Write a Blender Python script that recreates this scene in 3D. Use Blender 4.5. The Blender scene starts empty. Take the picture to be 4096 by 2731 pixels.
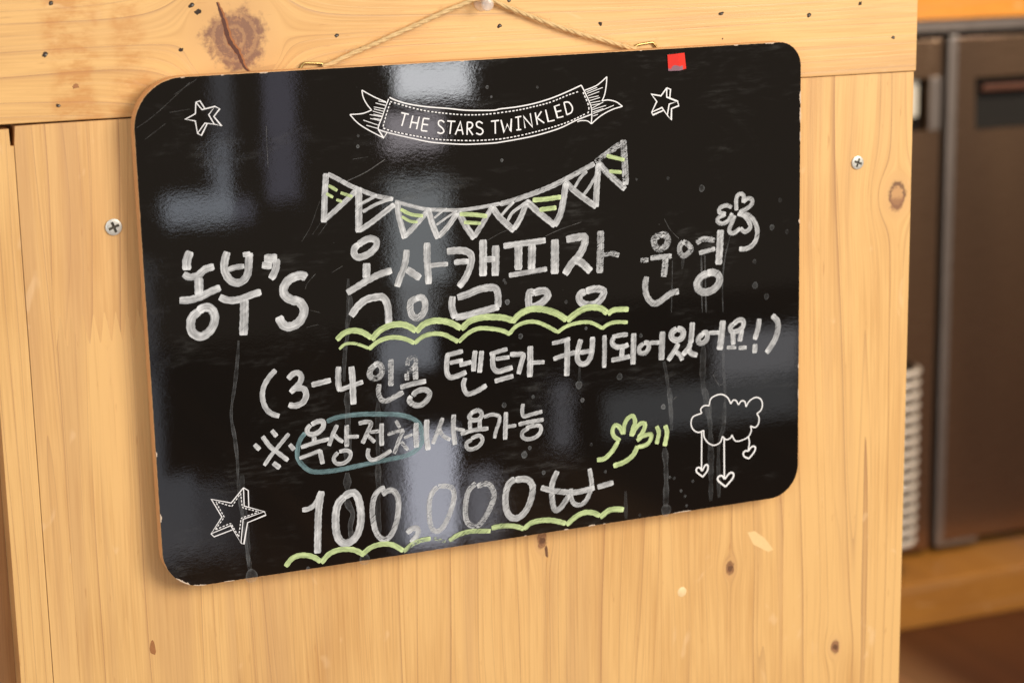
import bpy, bmesh, math, random
from mathutils import Vector, Matrix

# ---------------------------------------------------------------- measured places (metres; board drawings in millimetres)
CAM_LOC = [-0.40938,-1.05431,0.22898]
CAM_ROT = [1.350771,0.019006,-0.387637]
LENS = 70.061
BH = 280.93
BPHI = 0.00598
STAVE_X = [-0.2609,-0.2465,-0.1572,-0.0561,0.0355,0.1128,0.1987,0.2874]
RAIL_Z = 0.1185
RAIL_XR = 0.2881
LEFT_X = -0.2783
NOTCH = [[-0.2627,0.1161],[-0.2614,0.107]]
HOLES = [[-0.2373,0.1794],[-0.242,0.1531],[-0.1706,0.1524],[-0.237,0.1266],[-0.1636,0.1755],[-0.1606,0.1721],[-0.0846,0.1562],[0.0113,0.1576],[0.0738,0.1561],[0.0172,0.1713],[0.1521,0.1588],[0.2469,0.1612],[0.2113,0.1555],[0.2708,0.1397],[0.153,0.144],[-0.0708,0.1489]]
KNOT_BIG = [-0.1414,0.1577]
KNOT_POST = [0.2773,0.0415]
CRACK = [[-0.1501,0.1766],[-0.1489,0.1728],[-0.1471,0.1671],[-0.1462,0.1631],[-0.1452,0.1585],[-0.1438,0.1549],[-0.1416,0.1517],[-0.1397,0.1488],[-0.1383,0.1449],[-0.1364,0.141],[-0.1343,0.1393]]
KNOTS = [[0.0328,-0.1493,0.0032],[0.1606,-0.1857,0.003],[0.238,-0.251,0.003]]
SPOTS = [[0.0356,-0.1569],[-0.2048,-0.1787],[-0.2246,0.0553],[-0.2274,0.1362]]
PLUG = [0.1269,-0.1964]
SCRATCH = [[0.1728,-0.1641],[0.1781,-0.1639],[0.1856,-0.1699],[0.1916,-0.1781],[0.1879,-0.1791],[0.1771,-0.1726]]
FJ = [0.0147,-0.0011]
SCREWS = [[-0.212,0.0606,0.0044,0.35],[0.2478,0.0642,0.0041,-0.35]]
STAIN_X = [-0.2285,-0.1979]
CORD_L = [[-0.094,-0.0045,0.14],[-0.0896,-0.005,0.1413],[-0.078,-0.005,0.146],[-0.0617,-0.005,0.1519],[-0.0453,-0.005,0.1581],[-0.0255,-0.005,0.1657],[-0.0123,-0.0055,0.1704],[-0.0051,-0.006,0.1731],[-0.0008,-0.007,0.1742]]
CORD_R = [[-0.0008,-0.007,0.1742],[0.0069,-0.006,0.1714],[0.0146,-0.005,0.1682],[0.0254,-0.005,0.1638],[0.041,-0.005,0.1576],[0.0582,-0.005,0.1517],[0.0757,-0.005,0.1465],[0.0899,-0.005,0.1422],[0.0965,-0.0045,0.1409]]
PIN = [0.0009,0.0,0.1709]
RING_L = [[-0.1059,-0.003,0.1395],[-0.1042,-0.003,0.1424],[-0.0938,-0.003,0.1417],[-0.0917,-0.003,0.1395]]
RING_R = [[0.0944,-0.003,0.1414],[0.0967,-0.003,0.1432],[0.1067,-0.003,0.1442],[0.1088,-0.003,0.1412]]
TAPE = [[111.03,136.83],[117.0,137.39],[121.95,137.42],[122.93,128.36],[117.88,127.54],[111.57,127.52]]
FR = {"gap":[1.3626,1.3726],"strip":1.3887,"top":0.0019,"trim":[0.0126,0.0313],"bottom":-0.816,"h0":[1.4229,-0.0596],"h1":[1.426,-0.1424],"bar":[1.4416,-0.078],"l_in":[1.3402,-0.0573],"l_out":[1.3605,-0.1373],"l_bot":-0.1388,"tag":[1.329,-0.0586],"tagb":[1.3308,-0.1162]}
PLF = 1.443
PL_TOP = -0.8268
PL_BOT = -0.9022
CUP_Y = 1.496
CUP = [1.2929,-0.4851,-0.7745]
PANES = [[0.456,0.51,-0.263,-0.025,0.265,[0.75,0.75,1.0]],[0.368,0.403,-0.156,-0.029,0.194,[0.8,0.85,1.0]],[0.281,0.394,-0.292,-0.244,0.809,[0.8,0.88,1.0]],[0.687,0.823,-0.106,-0.038,2.965,[0.95,0.97,1.0]],[0.666,0.77,-0.194,-0.13,1.078,[1.0,0.92,0.98]],[0.669,0.775,-0.426,-0.247,0.777,[0.88,0.95,1.0]],[0.683,0.743,-0.515,-0.426,0.663,[0.9,0.95,1.0]],[0.644,0.745,-0.58,-0.513,0.746,[0.85,0.9,1.0]],[0.655,0.682,-0.936,-0.587,0.415,[0.85,0.88,1.0]],[0.685,0.78,-0.955,-0.694,2.099,[0.85,0.87,1.0]],[0.803,0.857,-0.955,-0.781,0.674,[0.85,0.87,1.0]],[0.204,0.255,-0.879,-0.54,0.249,[0.8,0.87,1.0]],[0.251,0.306,-0.865,-0.719,0.245,[0.8,0.87,1.0]],[1.301,1.483,-0.665,-0.578,0.441,[0.95,0.95,1.0]],[0.968,1.008,-0.762,-0.635,0.29,[0.9,0.9,1.0]],[1.074,1.485,-0.75,-0.667,0.187,[0.9,0.95,1.0]],[0.364,0.395,-0.255,-0.156,0.561,[0.8,0.87,1.0]],[0.394,0.428,-0.292,-0.258,0.323,[0.75,0.78,1.0]],[0.306,0.354,-0.87,-0.739,0.163,[0.8,0.87,1.0]],[0.353,0.393,-0.874,-0.758,0.082,[0.8,0.87,1.0]],[0.22,0.254,-0.539,-0.349,0.149,[0.8,0.85,1.0]]]

sc = bpy.context.scene
COL = sc.collection
random.seed(7)

# ---------------------------------------------------------------- camera
cam = bpy.data.cameras.new('camera')
cam_ob = bpy.data.objects.new('camera', cam)
COL.objects.link(cam_ob)
cam_ob.location = CAM_LOC
cam_ob.rotation_euler = CAM_ROT
cam.sensor_width = 36.0
cam.lens = LENS
cam.clip_start = 0.02
cam.clip_end = 50
cam.dof.use_dof = True
cam.dof.focus_distance = 1.12
cam.dof.aperture_fstop = 8.0
cam.dof.aperture_blades = 0
sc.camera = cam_ob

# ---------------------------------------------------------------- world, lamps, exposure
wd = bpy.data.worlds.new('World')
sc.world = wd
wd.use_nodes = True
wd.node_tree.nodes['Background'].inputs['Color'].default_value = (1.0, 0.80, 0.62, 1)
wd.node_tree.nodes['Background'].inputs['Strength'].default_value = 0.20

def lamp(name, loc, look, sx, sy, power, color):
    l = bpy.data.lights.new(name, 'AREA')
    l.shape = 'RECTANGLE'
    l.size = sx
    l.size_y = sy
    l.energy = power
    l.color = color
    o = bpy.data.objects.new(name, l)
    COL.objects.link(o)
    o.location = loc
    d = Vector(look) - Vector(loc)
    o.rotation_euler = d.to_track_quat('-Z', 'Y').to_euler()
    return o

lamp('warm_ceiling_lamp', (1.25, -2.0, 0.85), (0.05, 0, 0), 1.3, 1.2, 64, (1.0, 0.915, 0.77))
lamp('left_daylight_fill', (-2.0, -2.3, 0.35), (-0.1, 0, 0), 2.0, 2.0, 35, (0.88, 0.94, 1.0))  # cool daylight from the left, added large as fill to soften shadows
lamp('overhead_fill', (-0.2, -2.3, 2.0), (0.0, 0, 0), 2.4, 1.6, 16, (0.97, 0.98, 1.0))  # added fill high on the camera side, softens shadows, no known source
lamp('kitchen_lamp', (FR['gap'][0] - 0.15, 0.75, 0.75), (FR['gap'][0], 1.5, -0.3), 0.06, 0.06, 9.0, (1.0, 0.74, 0.46))
lamp('kitchen_lamp', (FR['gap'][0] + 0.55, 0.9, 0.55), (FR['gap'][0], 1.5, -0.3), 0.06, 0.06, 6.0, (1.0, 0.92, 0.80))
# window panes of the shop front opposite the board, seen only as reflections in its gloss
for (x0, x1, z0, z1, rad, colr) in PANES:
    a = (x1 - x0) * (z1 - z0)
    lamp('window_pane_light', ((x0 + x1) / 2, -2.2, (z0 + z1) / 2), ((x0 + x1) / 2, 0, (z0 + z1) / 2),
         x1 - x0, z1 - z0, rad * a * math.pi * 4.0, colr)

vs = sc.view_settings
vs.view_transform = 'Standard'
vs.look = 'None'
vs.exposure = 0.0
vs.gamma = 1.0
vs.use_curve_mapping = False
sc.cycles.use_denoising = True
sc.cycles.max_bounces = 6
sc.cycles.adaptive_threshold = 0.02
sc.cycles.transparent_max_bounces = 24
sc.cycles.caustics_reflective = False
sc.cycles.caustics_refractive = False

# ---------------------------------------------------------------- node helper
class NT:
    def __init__(s, name):
        s.m = bpy.data.materials.new(name)
        s.m.use_nodes = True
        s.t = s.m.node_tree
        s.b = s.t.nodes['Principled BSDF']
        s.out = s.t.nodes['Material Output']
    def n(s, typ, **kw):
        x = s.t.nodes.new(typ)
        for k, v in kw.items():
            setattr(x, k, v)
        return x
    def put(s, sock, v):
        if hasattr(v, 'is_linked'):
            s.t.links.new(v, sock)
        elif isinstance(v, (tuple, list)) and len(v) == 3 and sock.type == 'RGBA':
            sock.default_value = (*v, 1)
        else:
            sock.default_value = v
    def f(s, op, a, b=0.0, c=0.0, clamp=False):
        x = s.n('ShaderNodeMath', operation=op, use_clamp=clamp)
        s.put(x.inputs[0], a)
        s.put(x.inputs[1], b)
        if op in ('MULTIPLY_ADD', 'SMOOTH_MIN', 'COMPARE'):
            s.put(x.inputs[2], c)
        return x.outputs[0]
    def add(s, a, b): return s.f('ADD', a, b)
    def sub(s, a, b): return s.f('SUBTRACT', a, b)
    def mul(s, a, b): return s.f('MULTIPLY', a, b)
    def sstep(s, v, lo, hi, o0=0.0, o1=1.0):
        x = s.n('ShaderNodeMapRange', interpolation_type='SMOOTHSTEP')
        s.put(x.inputs['Value'], v)
        s.put(x.inputs['From Min'], lo); s.put(x.inputs['From Max'], hi)
        s.put(x.inputs['To Min'], o0); s.put(x.inputs['To Max'], o1)
        return x.outputs[0]
    def vec(s, x, y, z=0.0):
        c = s.n('ShaderNodeCombineXYZ')
        s.put(c.inputs[0], x); s.put(c.inputs[1], y); s.put(c.inputs[2], z)
        return c.outputs[0]
    def noise(s, v, scale=1.0, detail=2.0, rough=0.5, dist=0.0):
        x = s.n('ShaderNodeTexNoise')
        s.put(x.inputs['Vector'], v); s.put(x.inputs['Scale'], scale)
        s.put(x.inputs['Detail'], detail); s.put(x.inputs['Roughness'], rough)
        s.put(x.inputs['Distortion'], dist)
        return x.outputs['Fac']
    def mix(s, fac, a, b, mode='MIX'):
        x = s.n('ShaderNodeMix', data_type='RGBA', blend_type=mode)
        s.put(x.inputs[0], fac); s.put(x.inputs[6], a); s.put(x.inputs[7], b)
        return x.outputs[2]
    def obj(s):
        t = s.n('ShaderNodeTexCoord')
        sep = s.n('ShaderNodeSeparateXYZ')
        s.t.links.new(t.outputs['Object'], sep.inputs[0])
        return t.outputs['Object'], sep.outputs[0], sep.outputs[1], sep.outputs[2]
    def bump(s, h, strength=0.3, dist=0.001):
        b = s.n('ShaderNodeBump')
        s.put(b.inputs['Strength'], strength); s.put(b.inputs['Distance'], dist); s.put(b.inputs['Height'], h)
        s.t.links.new(b.outputs[0], s.b.inputs['Normal'])
    def set(s, **kw):
        nm = dict(color='Base Color', rough='Roughness', metal='Metallic', spec='Specular IOR Level', trans='Transmission Weight',
                  coat='Coat Weight', coat_rough='Coat Roughness', ior='IOR', alpha='Alpha', sss='Subsurface Weight')
        for k, v in kw.items():
            s.put(s.b.inputs[nm[k]], v)
        return s.m

def plain(name, color, rough=0.5, metal=0.0, var=0.12, scale=60.0):
    t = NT(name)
    v, x, y, z = t.obj()
    n = t.noise(v, scale, 4.0, 0.6)
    c = t.mix(n, tuple(q * (1 - var) for q in color), tuple(min(1, q * (1 + var)) for q in color))
    r = t.add(t.mul(n, 0.15), rough - 0.07)
    return t.set(color=c, rough=r, metal=metal)

# ---------------------------------------------------------------- materials
def wood(name, axis, knots=(), light=(0.785, 0.482, 0.192), dark=(0.47, 0.215, 0.062), line_freq=82.0, line_amt=0.85,
         stains=(), rough=0.42, relief=0.25, wav=0.014, knot_dark=(0.20, 0.085, 0.04), hollow=False):
    t = NT(name)
    v, X, Y, Z = t.obj()
    oi = t.n('ShaderNodeObjectInfo')
    sepc = t.n('ShaderNodeSeparateColor')
    t.t.links.new(oi.outputs['Color'], sepc.inputs[0])
    seed, tone, warm = sepc.outputs[0], sepc.outputs[1], sepc.outputs[2]
    a, l = (X, Z) if axis == 'Z' else (Z, X)
    aw = a
    kmask = None
    kring = None
    for (kx, kz, R, asp, core) in knots:
        ka, kl = (kx, kz) if axis == 'Z' else (kz, kx)
        da = t.sub(a, ka)
        dl = t.mul(t.sub(l, kl), asp)
        r2 = t.add(t.mul(da, da), t.mul(dl, dl))
        k = t.f('DIVIDE', R * R, t.add(r2, R * R * 0.22))
        aw = t.sub(aw, t.mul(da, t.f('MINIMUM', k, 0.97)))
        rr_ = t.f('SQRT', r2)
        wob = t.mul(t.sub(t.add(t.mul(t.noise(v, 260.0, 3.0, 0.65), 0.5), t.mul(t.noise(v, 0.8 / core, 2.0, 0.5), 0.5)), 0.5), core * 1.7)
        m = t.sstep(t.add(rr_, wob), core * 1.12, core * 0.72)
        kmask = m if kmask is None else t.f('MAXIMUM', kmask, m)
        rg = t.mul(rr_, 1.0 / core)
        kring = rg if kring is None else t.f('MINIMUM', kring, rg)
    sd = t.mul(seed, 37.0)
    n0 = t.noise(t.vec(t.add(t.mul(aw, 9.0), sd), t.mul(l, 1.7), t.mul(sd, 1.3)), 1.0, 1.0, 0.5)
    aw = t.add(aw, t.mul(t.sub(n0, 0.5), wav * 1.7))
    n1 = t.noise(t.vec(t.add(t.mul(aw, 22.0), sd), t.mul(l, 3.0), sd), 1.0, 1.5, 0.5)
    aw2 = t.add(aw, t.mul(t.sub(n1, 0.5), wav))
    n2 = t.noise(t.vec(t.add(t.mul(aw2, 30.0), sd), t.mul(l, 0.6), 3.0), 1.0, 1.0, 0.5)
    ring = t.add(t.mul(aw2, t.add(line_freq * 0.62, t.mul(seed, line_freq * 0.55))), t.mul(n2, 5.0))
    fr = t.f('FRACT', ring)
    lw = t.noise(t.vec(t.mul(t.f('FLOOR', ring), 3.71), t.mul(l, 5.0), sd), 1.0, 1.0, 0.5)
    late = t.mul(t.f('POWER', fr, 24.0), t.sstep(lw, 0.25, 0.60))
    fr2 = t.f('FRACT', t.add(t.mul(ring, 2.63), t.mul(n1, 2.0)))
    late2 = t.mul(t.f('POWER', fr2, 16.0), t.sstep(lw, 0.66, 0.36))
    soft = t.mul(t.f('POWER', fr, 4.0), 0.12)
    streak = t.noise(t.vec(t.add(t.mul(aw2, 170.0), sd), t.mul(l, 2.4), 1.0), 1.0, 2.0, 0.6)
    fine = t.noise(t.vec(t.add(t.mul(aw, 760.0), sd), t.mul(l, 16.0), 5.0), 1.0, 2.0, 0.65)
    blot = t.noise(t.vec(t.mul(a, 17.0), t.mul(l, 7.0), t.add(sd, 9.0)), 1.0, 2.5, 0.6)
    fac = t.add(soft, t.mul(t.sub(streak, 0.46), 0.42))
    fac = t.add(fac, t.mul(t.sub(fine, 0.5), 1.0))
    fac = t.add(fac, t.mul(t.sub(blot, 0.5), 1.0))
    fac = t.add(fac, t.sub(tone, 0.5))
    fac = t.f('ADD', fac, 0.13, clamp=True)
    c = t.mix(fac, light, dark)
    tan_ = t.noise(t.vec(t.mul(aw2, 45.0), t.mul(l, 2.0), t.add(sd, 21.0)), 1.0, 2.0, 0.6)
    c = t.mix(t.mul(t.sstep(tan_, 0.50, 0.70), 0.40), c, (0.52, 0.29, 0.135))
    c = t.mix(t.mul(warm, 0.6), c, (0.62, 0.33, 0.17), 'MIX')
    c = t.mix(t.f('ADD', t.mul(late, line_amt), t.mul(late2, line_amt * 0.5), clamp=True), c, (0.36, 0.175, 0.085))
    # small brown flecks and pale worn patches of the varnish
    fl = t.noise(t.vec(t.mul(a, 420.0), t.mul(l, 60.0), sd), 1.0, 2.0, 0.5)
    c = t.mix(t.mul(t.sstep(fl, 0.70, 0.80), 0.35), c, (0.42, 0.17, 0.05))
    pw = t.noise(t.vec(t.mul(a, 55.0), t.mul(l, 30.0), t.add(sd, 4.0)), 1.0, 2.0, 0.7, 0.6)
    c = t.mix(t.mul(t.sstep(pw, 0.66, 0.74), 0.30), c, (0.88, 0.62, 0.36))
    for (sx, sw, amt) in stains:
        g = t.sstep(t.f('ABSOLUTE', t.sub(t.add(X, t.mul(t.sub(t.noise(v, 45.0, 3.0, 0.6), 0.5), 0.022)), sx)), sw, sw * 0.45)
        g = t.mul(g, t.sstep(t.noise(t.vec(t.mul(X, 60.0), t.mul(Z, 130.0), 2.0), 1.0, 4.0, 0.65), 0.36, 0.62))
        c = t.mix(t.mul(g, amt), c, (0.52, 0.19, 0.035))
    if kmask is not None:
        sp = t.noise(v, 620.0, 3.0, 0.7)
        rings = t.f('SINE', t.add(t.mul(kring, 17.0), t.mul(sp, 5.0)))
        kc = t.mix(t.sstep(t.add(t.mul(sp, 0.7), t.mul(t.noise(v, 90.0, 1.0, 0.5), 0.3)), 0.48, 0.64), knot_dark, (0.37, 0.175, 0.085))
        kc = t.mix(t.mul(t.sstep(rings, 0.2, 0.9), 0.4), kc, (0.55, 0.30, 0.13))
        if hollow:
            rim = t.sstep(t.f('ABSOLUTE', t.sub(t.add(kring, t.mul(t.sub(sp, 0.5), 0.8)), 0.82)), 0.30, 0.06)
            kc = t.mix(t.mul(rim, 0.9), (0.55, 0.30, 0.13), (0.11, 0.045, 0.03))
            lowm = t.sstep(t.add(t.sub(Z, knots[0][1]), t.mul(t.sub(sp, 0.5), 0.006)), 0.0005, -0.0035)
            kc = t.mix(t.mul(lowm, 0.75), kc, (0.24, 0.10, 0.055))
        halo = t.sstep(kring, 2.1, 1.0)
        c = t.mix(t.mul(halo, 0.35), c, (0.66, 0.38, 0.17))
        c = t.mix(t.mul(kmask, 0.90), c, kc)
    h = t.add(t.mul(t.add(late, late2), -0.6), t.add(t.mul(fine, 0.4), t.mul(streak, 0.5)))
    t.bump(h, relief, 0.0006)
    r = t.add(t.mul(streak, 0.22), rough - 0.1)
    return t.set(color=c, rough=r, spec=0.4, coat=0.12, coat_rough=0.35)

M = {}
M['stave'] = wood('pine_staves', 'Z', knots=[(KNOTS[0][0], KNOTS[0][1], 0.0058, 0.6, 0.0034), (KNOTS[1][0], KNOTS[1][1], 0.0050, 0.6, 0.0030)], line_freq=68.0)
M['post'] = wood('pine_post', 'Z', knots=[(KNOT_POST[0], KNOT_POST[1], 0.0125, 0.75, 0.0070), (KNOTS[2][0], KNOTS[2][1], 0.0055, 0.6, 0.0032)], line_freq=62.0, hollow=True)
M['rail'] = wood('pine_rail', 'X', knots=[(KNOT_BIG[0], KNOT_BIG[1], 0.031, 1.05, 0.0178)], line_freq=135.0, line_amt=0.80, relief=0.4, wav=0.008,
                 stains=[(STAIN_X[0], 0.016, 0.5), (STAIN_X[1], 0.013, 0.42)], light=(0.79, 0.478, 0.186), knot_dark=(0.20, 0.088, 0.062))
M['knot'] = plain('dark_knot', (0.16, 0.07, 0.03), 0.6, 0, 0.5, 900)
M['resin'] = plain('brown_resin_spot', (0.36, 0.15, 0.05), 0.5, 0, 0.35, 700)
M['crack'] = plain('knot_crack', (0.085, 0.018, 0.006), 0.5, 0, 0.5, 500)
M['crack_lip'] = plain('knot_crack_lip', (0.36, 0.12, 0.03), 0.5, 0, 0.4, 600)
M['hole'] = plain('nail_hole', (0.035, 0.02, 0.012), 0.8, 0, 0.4, 900)
M['pale'] = plain('bare_wood', (0.84, 0.575, 0.27), 0.6, 0, 0.08, 500)
M['plug'] = plain('wood_plug', (0.90, 0.66, 0.36), 0.4, 0, 0.08, 400)
M['mdf'] = plain('fibreboard_edge', (0.74, 0.42, 0.19), 0.65, 0, 0.10, 800)
M['chip'] = plain('chipped_core', (0.62, 0.49, 0.38), 0.8, 0, 0.15, 900)
M['screw'] = plain('zinc_screw', (0.62, 0.61, 0.56), 0.38, 0.35, 0.22, 700)
M['recess'] = plain('screw_recess', (0.07, 0.058, 0.04), 0.7, 0.0, 0.4, 900)
M['brass'] = plain('brass_wire', (0.55, 0.40, 0.16), 0.28, 1.0, 0.15, 500)
M['staple'] = plain('staple_steel', (0.20, 0.19, 0.17), 0.4, 0.8, 0.3, 900)
M['shade_wood'] = wood('shade_toned_pine', 'Z', light=(0.52, 0.26, 0.09), dark=(0.26, 0.10, 0.03))  # pine darkened in colour for the shade on the set-back parts

# black gloss face of the board
t = NT('black_gloss')
v, X, Y, Z = t.obj()
sm = t.noise(t.vec(t.mul(X, 14.0), t.mul(Z, 26.0), 1.0), 1.0, 5.0, 0.65, 0.8)
sm2 = t.noise(t.vec(t.mul(X, 70.0), t.mul(Z, 330.0), 4.0), 1.0, 3.0, 0.6)
speck = t.noise(v, 900.0, 1.0, 0.4)
c = t.mix(t.mul(t.sstep(sm, 0.50, 0.72), t.mul(t.sstep(sm2, 0.42, 0.75), 0.10)), (0.0062, 0.0052, 0.0045), (0.30, 0.30, 0.29))
c = t.mix(t.mul(t.sstep(speck, 0.80, 0.86), 0.22), c, (0.4, 0.4, 0.4))
peel = t.add(t.noise(t.vec(t.mul(X, 430.0), t.mul(Z, 640.0), 0.0), 1.0, 3.0, 0.68, 0.5), t.mul(t.noise(v, 90.0, 1.0, 0.5), 1.0))
t.bump(peel, t.sstep(sm, 0.35, 0.65, 0.004, 0.011), 0.0010)
M['gloss'] = t.set(color=c, rough=t.add(0.024, t.mul(t.sstep(sm, 0.50, 0.80), 0.06)), spec=0.55)

def ink(name, col_lo, col_hi, base):
    t = NT(name)
    uv = t.n('ShaderNodeUVMap', uv_map='stroke')
    su = t.n('ShaderNodeSeparateXYZ'); t.t.links.new(uv.outputs[0], su.inputs[0])
    u, w = su.outputs[0], su.outputs[1]
    at = t.n('ShaderNodeAttribute', attribute_name='ink')
    sa = t.n('ShaderNodeSeparateColor'); t.t.links.new(at.outputs['Color'], sa.inputs[0])
    wear, cap, rnd = sa.outputs[0], sa.outputs[1], sa.outputs[2]
    v, X, Y, Z = t.obj()
    st = t.noise(t.vec(t.mul(u, 0.045), t.mul(w, 2.3), t.mul(rnd, 90.0)), 1.0, 4.0, 0.62)
    pool = t.noise(t.vec(t.mul(u, 0.22), t.mul(w, 0.8), t.mul(rnd, 50.0)), 1.0, 2.0, 0.5)
    hat = t.noise(t.vec(t.mul(t.add(X, Z), 90.0), t.mul(t.sub(t.mul(X, 0.8), Z), 1700.0), t.mul(rnd, 9.0)), 1.0, 2.0, 0.5)
    hole = t.noise(t.vec(t.mul(X, 420.0), t.mul(Z, 1300.0), 7.0), 1.0, 3.0, 0.72)
    hole2 = t.noise(v, 160.0, 3.0, 0.6)
    edge = t.f('ABSOLUTE', w)
    a = t.add(base, t.mul(t.sub(st, 0.5), 0.62))
    a = t.add(a, t.mul(t.sub(pool, 0.5), 0.45))
    a = t.sub(a, t.mul(t.sstep(t.add(edge, t.mul(t.sub(hole, 0.5), 0.5)), 0.90, 1.10), 0.35))
    a = t.sub(a, t.mul(t.sstep(hat, 0.60, 0.66), t.add(0.06, t.mul(wear, 1.05))))
    a = t.sub(a, t.mul(wear, 0.20))
    hw = t.add(t.mul(hole, 0.6), t.mul(hole2, 0.4))
    a = t.sub(a, t.sstep(t.add(hw, t.mul(wear, 0.28)), 0.66, 0.80))
    a = t.f('ADD', a, t.mul(cap, 0.12), clamp=True)
    a = t.f('MINIMUM', a, 0.96)
    c = t.mix(t.sstep(t.add(t.mul(st, 0.6), t.add(t.mul(pool, 0.4), t.mul(cap, 0.20))), 0.30, 0.80), col_lo, col_hi)
    t.bump(t.add(st, t.mul(pool, 0.6)), 0.25, 0.0004)
    t.set(color=c, rough=0.55, alpha=a, spec=0.3)
    return t.m
M['white_ink'] = ink('white_chalk_ink', (0.48, 0.49, 0.51), (0.84, 0.86, 0.89), 0.70)
M['green_ink'] = ink('green_chalk_ink', (0.46, 0.58, 0.27), (0.68, 0.82, 0.42), 0.80)
M['teal_ink'] = ink('teal_chalk_ink', (0.16, 0.27, 0.30), (0.30, 0.48, 0.52), 0.50)
M['print'] = plain('white_print', (0.84, 0.84, 0.86), 0.45, 0, 0.04, 300)

def film(name, col):
    t = NT(name)
    uv = t.n('ShaderNodeUVMap', uv_map='stroke')
    su = t.n('ShaderNodeSeparateXYZ'); t.t.links.new(uv.outputs[0], su.inputs[0])
    at = t.n('ShaderNodeAttribute', attribute_name='ink')
    sa = t.n('ShaderNodeSeparateColor'); t.t.links.new(at.outputs['Color'], sa.inputs[0])
    v, X, Y, Z = t.obj()
    e = t.f('ABSOLUTE', su.outputs[1])
    n = t.noise(v, 140.0, 4.0, 0.65)
    k = t.add(0.42, t.mul(t.f('POWER', e, 5.0), 1.0))
    k = t.mul(k, t.sstep(n, 0.30, 0.66, 0.25, 1.25))
    t.set(color=col, rough=0.35, alpha=t.f('MULTIPLY', k, sa.outputs[0], clamp=True), spec=0.4)
    return t.m
M['drip'] = film('dried_drip', (0.42, 0.44, 0.46))
M['line'] = film('scratch_line', (0.62, 0.62, 0.62))

# red tape
t = NT('red_tape')
v, X, Y, Z = t.obj()
n = t.noise(v, 120.0, 2.0, 0.5)
worn = t.mul(t.sstep(t.add(t.mul(t.sub(Z, TAPE[5][1] * 0.001), 170.0), t.mul(n, 1.6)), 1.25, 1.12), t.sstep(t.add(X, t.mul(n, 0.004)), (TAPE[4][0] + 4.5) * 0.001, (TAPE[4][0] + 3.5) * 0.001))
c = t.mix(n, (0.80, 0.035, 0.025), (0.85, 0.05, 0.035))
c = t.mix(worn, c, (0.30, 0.16, 0.20))
M['tape'] = t.set(color=c, rough=0.24, spec=0.6)

# jute
t = NT('jute')
v, X, Y, Z = t.obj()
n = t.noise(t.vec(t.mul(X, 500.0), t.mul(Y, 500.0), t.mul(Z, 500.0)), 1.0, 4.0, 0.7)
M['jute'] = t.set(color=t.mix(n, (0.52, 0.34, 0.15), (0.86, 0.64, 0.35)), rough=0.85, spec=0.1)
t = NT('clear_plastic')
v, X, Y, Z = t.obj()
M['clear'] = t.set(color=t.mix(t.noise(v, 200.0), (0.95, 0.84, 0.76), (1, 0.92, 0.86)), rough=0.06, alpha=0.42, spec=0.9)
t = NT('milky_plastic')
v, X, Y, Z = t.obj()
M['milky'] = t.set(color=t.mix(t.noise(v, 90.0), (0.70, 0.62, 0.54), (0.86, 0.78, 0.70)), rough=0.2, spec=1.0, coat=0.6, coat_rough=0.1)

t = NT('steel_reflected_brown')  # neutral steel, the warm room it reflects painted into the base colour
v, X, Y, Z = t.obj()
n = t.noise(t.vec(t.mul(X, 5.0), t.mul(Z, 1.2), t.mul(Y, 4.0)), 1.0, 1.0, 0.5)
br = t.noise(t.vec(t.mul(X, 20.0), t.mul(Z, 700.0), 0.0), 1.0, 2.0, 0.6)
M['steel'] = t.set(color=t.mix(t.sstep(n, 0.35, 0.65), (0.30, 0.20, 0.14), (0.38, 0.25, 0.165)), rough=t.add(0.20, t.mul(br, 0.18)), metal=0.92)
M['gap_shade'] = plain('lid_gap_shade', (0.05, 0.032, 0.02), 0.4, 0, 0.2, 60)  # inner wall of the lids, shade between the rims put into its colour
M['steel_edge'] = plain('steel_edge', (0.34, 0.30, 0.285), 0.40, 0.85, 0.06, 30)
M['black_plastic'] = plain('black_plastic', (0.004, 0.003, 0.0025), 0.85, 0, 0.3, 60)
M['tag'] = plain('pale_tag', (0.62, 0.60, 0.54), 0.5, 0, 0.1, 60)
M['bar'] = plain('handle_bar', (0.14, 0.06, 0.04), 0.35, 0.5, 0.15, 60)
M['back_wood'] = wood('orange_back_wood', 'X', light=(0.72, 0.30, 0.045), dark=(0.46, 0.15, 0.02))
M['plinth'] = wood('brown_plinth_wood', 'X', light=(0.46, 0.20, 0.038), dark=(0.25, 0.09, 0.018))
M['floor'] = wood('dark_floor_wood', 'X', light=(0.085, 0.026, 0.010), dark=(0.035, 0.010, 0.004), rough=0.4)

# ---------------------------------------------------------------- object helpers
def mesh_obj(name, verts, faces, mat, parent=None, smooth=False):
    me = bpy.data.meshes.new(name)
    me.from_pydata([tuple(q) for q in verts], [], faces)
    me.update()
    if smooth:
        for p_ in me.polygons:
            p_.use_smooth = True
    me.materials.append(mat)
    o = bpy.data.objects.new(name, me)
    COL.objects.link(o)
    if parent is not None:
        o.parent = parent
    return o

def bm_obj(name, bm, mat, parent=None, smooth=False):
    bmesh.ops.recalc_face_normals(bm, faces=bm.faces)
    me = bpy.data.meshes.new(name)
    bm.to_mesh(me)
    bm.free()
    if smooth:
        for p_ in me.polygons:
            p_.use_smooth = True
    for m_ in (mat if isinstance(mat, list) else [mat]):
        me.materials.append(m_)
    o = bpy.data.objects.new(name, me)
    COL.objects.link(o)
    if parent is not None:
        o.parent = parent
    return o

def thing(name, label, cat, loc=(0, 0, 0), rot=(0, 0, 0), group=None):
    o = bpy.data.objects.new(name, None)
    COL.objects.link(o)
    o.location = loc
    o.rotation_euler = rot
    o.empty_display_size = 0.02
    return tag(o, label, cat, group)

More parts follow.
